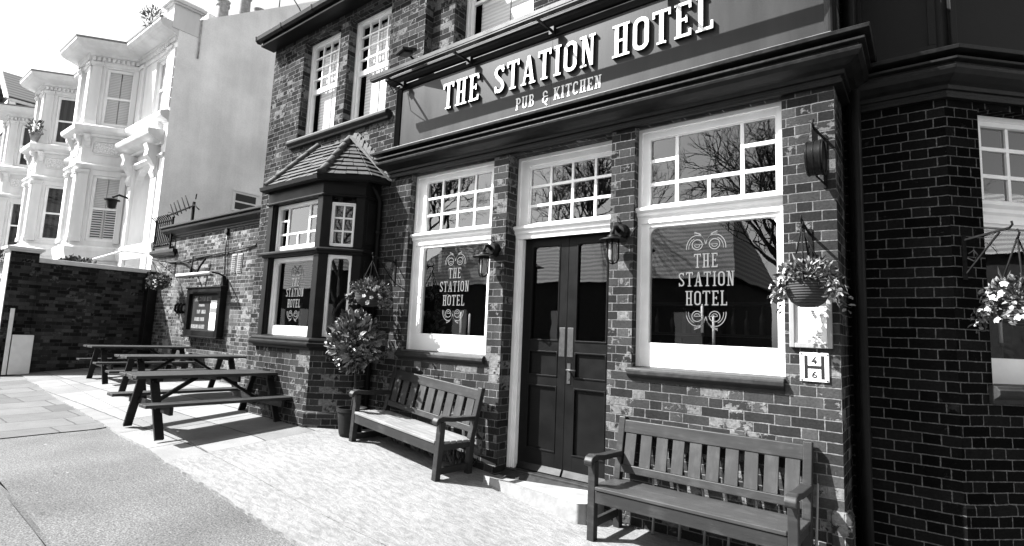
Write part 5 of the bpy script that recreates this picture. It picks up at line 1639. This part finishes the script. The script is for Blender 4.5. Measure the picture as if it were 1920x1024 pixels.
for y, z, r in ((2.45, 10.95, .19), (3.1, 10.95, .2), (3.62, 10.95, .19)):
    mb = MB(); h = .82 if y < 2.5 else (1.45 if y < 3.3 else 1.12)
    mb.lathe([(r * 1.1, 0), (r * 1.1, .08), (r, .1), (r * .86, h - .2), (r * 1.05, h - .18), (r * 1.05, h - .12), (r * .9, h - .1), (r * 1.1, h), (r * .8, h), (r * .8, h - .1)], 16, (-17.5, y, z))
    finish("chimney_pot", mb, M['chimney'], ch)
ta = thing("roof_aerial", "thin television aerial beside the chimney pots of the nearest white house", "aerial", (-17, 4.2, 11.9))
mb = MB(); mb.tube([(-17, 4.0, 11.3), (-17, 4.0, 13.4)], .02, 6); mb.tube([(-17.4, 3.5, 13.1), (-16.8, 4.3, 13.2)], .014, 5)
for k in range(5): mb.tube([(-17.5 + k * .15, 3.55 + k * .17, 12.9), (-17.2 + k * .15, 3.45 + k * .17, 13.35)], .01, 5)
finish("elements", mb, M['iron'], ta)
hl = thing("door_lantern", "small black lantern on the door pilaster of the nearest white house", "lantern", (-18.3, .75, 5.0))
mb = MB(); mb.tube([(-18.25, .8, 5.05), (-18.25, .55, 5.10), (-18.25, .40, 5.0)], .03, 6); finish("arm", mb, M['iron'], hl)
mb = MB(); mb.lathe([(.05, -.02), (.2, -.07), (.2, -.09), (.13, -.1), (.1, -.3), (.04, -.33)], 8, (-18.25, .40, 5.0)); finish("case", mb, M['iron'], hl)
hr = thing("handrail", "thin white handrail beside the front steps of the nearest white house", "handrail", (-17, -.2, 3))
mb = MB(); mb.tube([(-16.2, .7, 3.3), (-16.5, .3, 3.35), (-17.4, -.5, 2.9), (-17.9, -1.0, 2.4)], .025, 6); mb.tube([(-17.4, -.5, 2.9), (-17.4, -.5, .5)], .025, 6); finish("rail", mb, M['white'], hr)

hg = thing("gabled_house", "dark roofed house with a steep street gable, far left beyond the white terrace", "house", (-40, 3, .6))
gx0, gx1, gy, ge, gpz = -42.6, -37.5, 1.0, 12.85, 14.75
mb = MB()
mb.add([(gx0, gy, 0), (gx1, gy, 0), (gx1, gy, ge), (-40.05, gy, gpz), (gx0, gy, ge), (gx1, 9, 0), (gx1, 9, ge), (gx0, 9, 0), (gx0, 9, ge), (-40.05, 9, gpz)], [(0, 1, 2, 3, 4), (1, 5, 6, 2), (0, 4, 8, 7), (5, 7, 8, 9, 6)])
finish("wall", mb, M['opp_wall'], hg, fix=False)
mb = MB()
for s, x in ((1, gx1 + .25), (-1, gx0 - .25)):
    mb.add([(-40.05, gy - .35, gpz + .12), (x, gy - .35, ge - .1), (x, 9, ge - .1), (-40.05, 9, gpz + .12), (-40.05, gy - .35, gpz), (x, gy - .35, ge - .22), (x, 9, ge - .22), (-40.05, 9, gpz)], [(0, 1, 2, 3), (4, 7, 6, 5), (0, 4, 5, 1), (1, 5, 6, 2)])
finish("roof", mb, M['slate'], hg, fix=False)
mb = MB()
for x in (gx1 + .25, gx0 - .25): mb.beam((-40.05, gy - .38, gpz - .02), (x, gy - .38, ge - .24), .06, .28, (0, 1, 0))
mb.box(gx1 + .2, gx1 + .3, gy - .3, 9, ge - .34, ge - .2)
finish("barge_board", mb, M['stucco'], hg)
mb = MB(); mb.box(-40.6, -39.5, gy - .06, gy, 11.4, 13.2); finish("window", mb, M['white'], hg)
mb = MB(); mb.box(-16.1, -60, 2.2, 12, .1, .3)

# plants by the houses
def shrub(loc, rad, n, L, Wd, label, name="shrub", cat="plant", pot=None, seed=1, dens=.4):
    random.seed(seed)
    t = thing(name, label, cat, loc)
    if pot:
        mb = MB(); mb.lathe([(pot * .7, 0), (pot, pot * 1.5), (pot * 1.1, pot * 1.5), (pot * 1.1, pot * 1.8), (pot * .9, pot * 1.8)], 14); finish("pot", mb, M['chimney'], t, local=True)
    z = (pot or 0) * 1.6
    mb = MB(); leaves(mb, (0, 0, z + rad[2] * .7), rad, n, L, Wd, dens, .5)
    finish("leaves", mb, M['foliage'], t, local=True, fix=False)
    mb = MB()
    for i in range(8):
        d = rv(); mb.tube([(0, 0, z - .03), (d.x * rad[0] * .8, d.y * rad[1] * .8, z + rad[2] * (.7 + .5 * abs(d.z)))], [.012, .004], 4)
    finish("stems", mb, M['bark'], t, local=True)
    return t
shrub((-16.85, .42, 9.70), (.30, .22, .30), 150, .14, .04, "weedy plant growing on the roof cornice of the nearest white house", "weed", "weed", seed=4)
shrub((-24.8, -.28, 7.68), (.26, .24, .28), 110, .16, .05, "potted plant on the first floor ledge of the second white house", "potted_plant", "potted plant", .16, seed=5)
shrub((-16.5, -1.88, 2.45), (.2, .2, .22), 140, .1, .05, "small potted plant on the white front wall at the left edge of the photo", "potted_plant", "potted plant", .16, seed=6)
shrub((-17.0, -.5, 2.72), (.42, .4, .2), 420, .12, .07, "dark leafy shrub showing over the coping of the garden wall", seed=7, dens=.3)
wr = thing("overhead_wires", "thin overhead wires running from the white house cornice across the sky", "wires", (-22, -1, 10))
mb = MB()
for z in (0, .12):
    mb.tube([(-21.4, -.6, 10.2 + z), (-27, -4, 11.0 + z), (-34, -9, 12.4 + z)], .012, 4)
finish("wire", mb, M['gutter_grey'], wr)

# ------------------------------------------------------------------ across the street (seen only in the window glass)
def opposite_house(x0, x1, y0, y1, ze, zr, inset, label):
    t = thing("cottage", label, "house", ((x0 + x1) / 2, y0, 0))
    mb = MB()
    P = [(x0, y0), (x1, y0), (x1, y1), (x0, y1)]
    for i in range(4):
        a, b = P[i], P[(i + 1) % 4]; mb.quad((a[0], a[1], -.5), (b[0], b[1], -.5), (b[0], b[1], ze), (a[0], a[1], ze))
    finish("wall", mb, M['opp_wall'], t, fix=False)
    mb = MB(); ym = (y0 + y1) / 2; o = .35
    mb.add([(x0 - o, y0 + (o if y0 > y1 else -o), ze - .1), (x1 + o, y0 + (o if y0 > y1 else -o), ze - .1), (x1 + o, y1 - (o if y0 > y1 else -o), ze - .1), (x0 - o, y1 - (o if y0 > y1 else -o), ze - .1), (x0 + inset, ym, zr), (x1 - inset, ym, zr)],
           [(0, 1, 5, 4), (1, 2, 5), (2, 3, 4, 5), (3, 0, 4)])
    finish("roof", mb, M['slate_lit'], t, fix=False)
    mb = MB(); n = int((x1 - x0) / 2.6)
    for k in range(n):
        x = x0 + (k + .5) * (x1 - x0) / n
        s = 1 if y0 > y1 else -1
        mb.box(x - .5, x + .5, y0, y0 + s * .04, 1.2, 2.8)
    finish("window", mb, M['white'], t)
    return t
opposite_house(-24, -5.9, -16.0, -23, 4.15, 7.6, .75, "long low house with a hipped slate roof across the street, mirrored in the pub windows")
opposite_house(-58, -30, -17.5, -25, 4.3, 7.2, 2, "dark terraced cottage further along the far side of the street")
def bare_tree(loc, hgt, spread, seed, label, lean=(0, 0), depth=7):
    random.seed(seed)
    t = thing("bare_tree", label, "tree", loc, group="bare trees across the street")
    trunk = MB(); crown = MB()
    def grow(p, d, L, r, lv):
        mb = trunk if lv < 2 else crown
        q = p + d * L
        mid = p + d * L * .5 + rv() * L * .06
        mb.tube([p, mid, q], [r, r * .85, r * .7], 6 if lv < 3 else 3, False)
        if lv >= depth or r < .004: return
        k = 2 if random.random() < .55 else 3
        for i in range(k):
            nd = (d + rv() * (.62 + .04 * lv) * spread + Vector((0, 0, .12))).normalized()
            grow(q, nd, L * random.uniform(.66, .86), r * random.uniform(.55, .74), lv + 1)
        if lv > 2 and random.random() < .6:
            grow(mid, (d + rv() * .9).normalized(), L * .6, r * .45, lv + 2)
    grow(Vector((0, 0, 0)), Vector((lean[0], lean[1], 1)).normalized(), hgt * .26, hgt * .022, 0)
    finish("trunk", trunk, M['bark'], t, local=True, fix=False)
    finish("crown", crown, M['twig'], t, local=True, fix=False)
bare_tree((-4.6, -25.0, 0), 13.5, 1.2, 5, "bare spreading tree behind the low house across the street", depth=8)
bare_tree((-3.0, -15.5, 0), 9.5, 1.35, 9, "bare tree with low twiggy branches across the street, right of the low house", depth=8)
bare_tree((3.0, -13.5, -.1), 9, 1.15, 14, "bare tree on the far pavement in front of the dark house", depth=8)
bare_tree((13.5, -.6, -.2), 8, 1.15, 21, "bare tree at the street corner beyond the right edge of the photo", depth=8)
bare_tree((-27.0, -21.0, .3), 14, 1.0, 33, "tall bare tree between the two low houses across the street", depth=8)
bare_tree((-18.5, -27.0, .2), 15, 1.1, 41, "tall bare tree behind the far end of the low house across the street", depth=8)
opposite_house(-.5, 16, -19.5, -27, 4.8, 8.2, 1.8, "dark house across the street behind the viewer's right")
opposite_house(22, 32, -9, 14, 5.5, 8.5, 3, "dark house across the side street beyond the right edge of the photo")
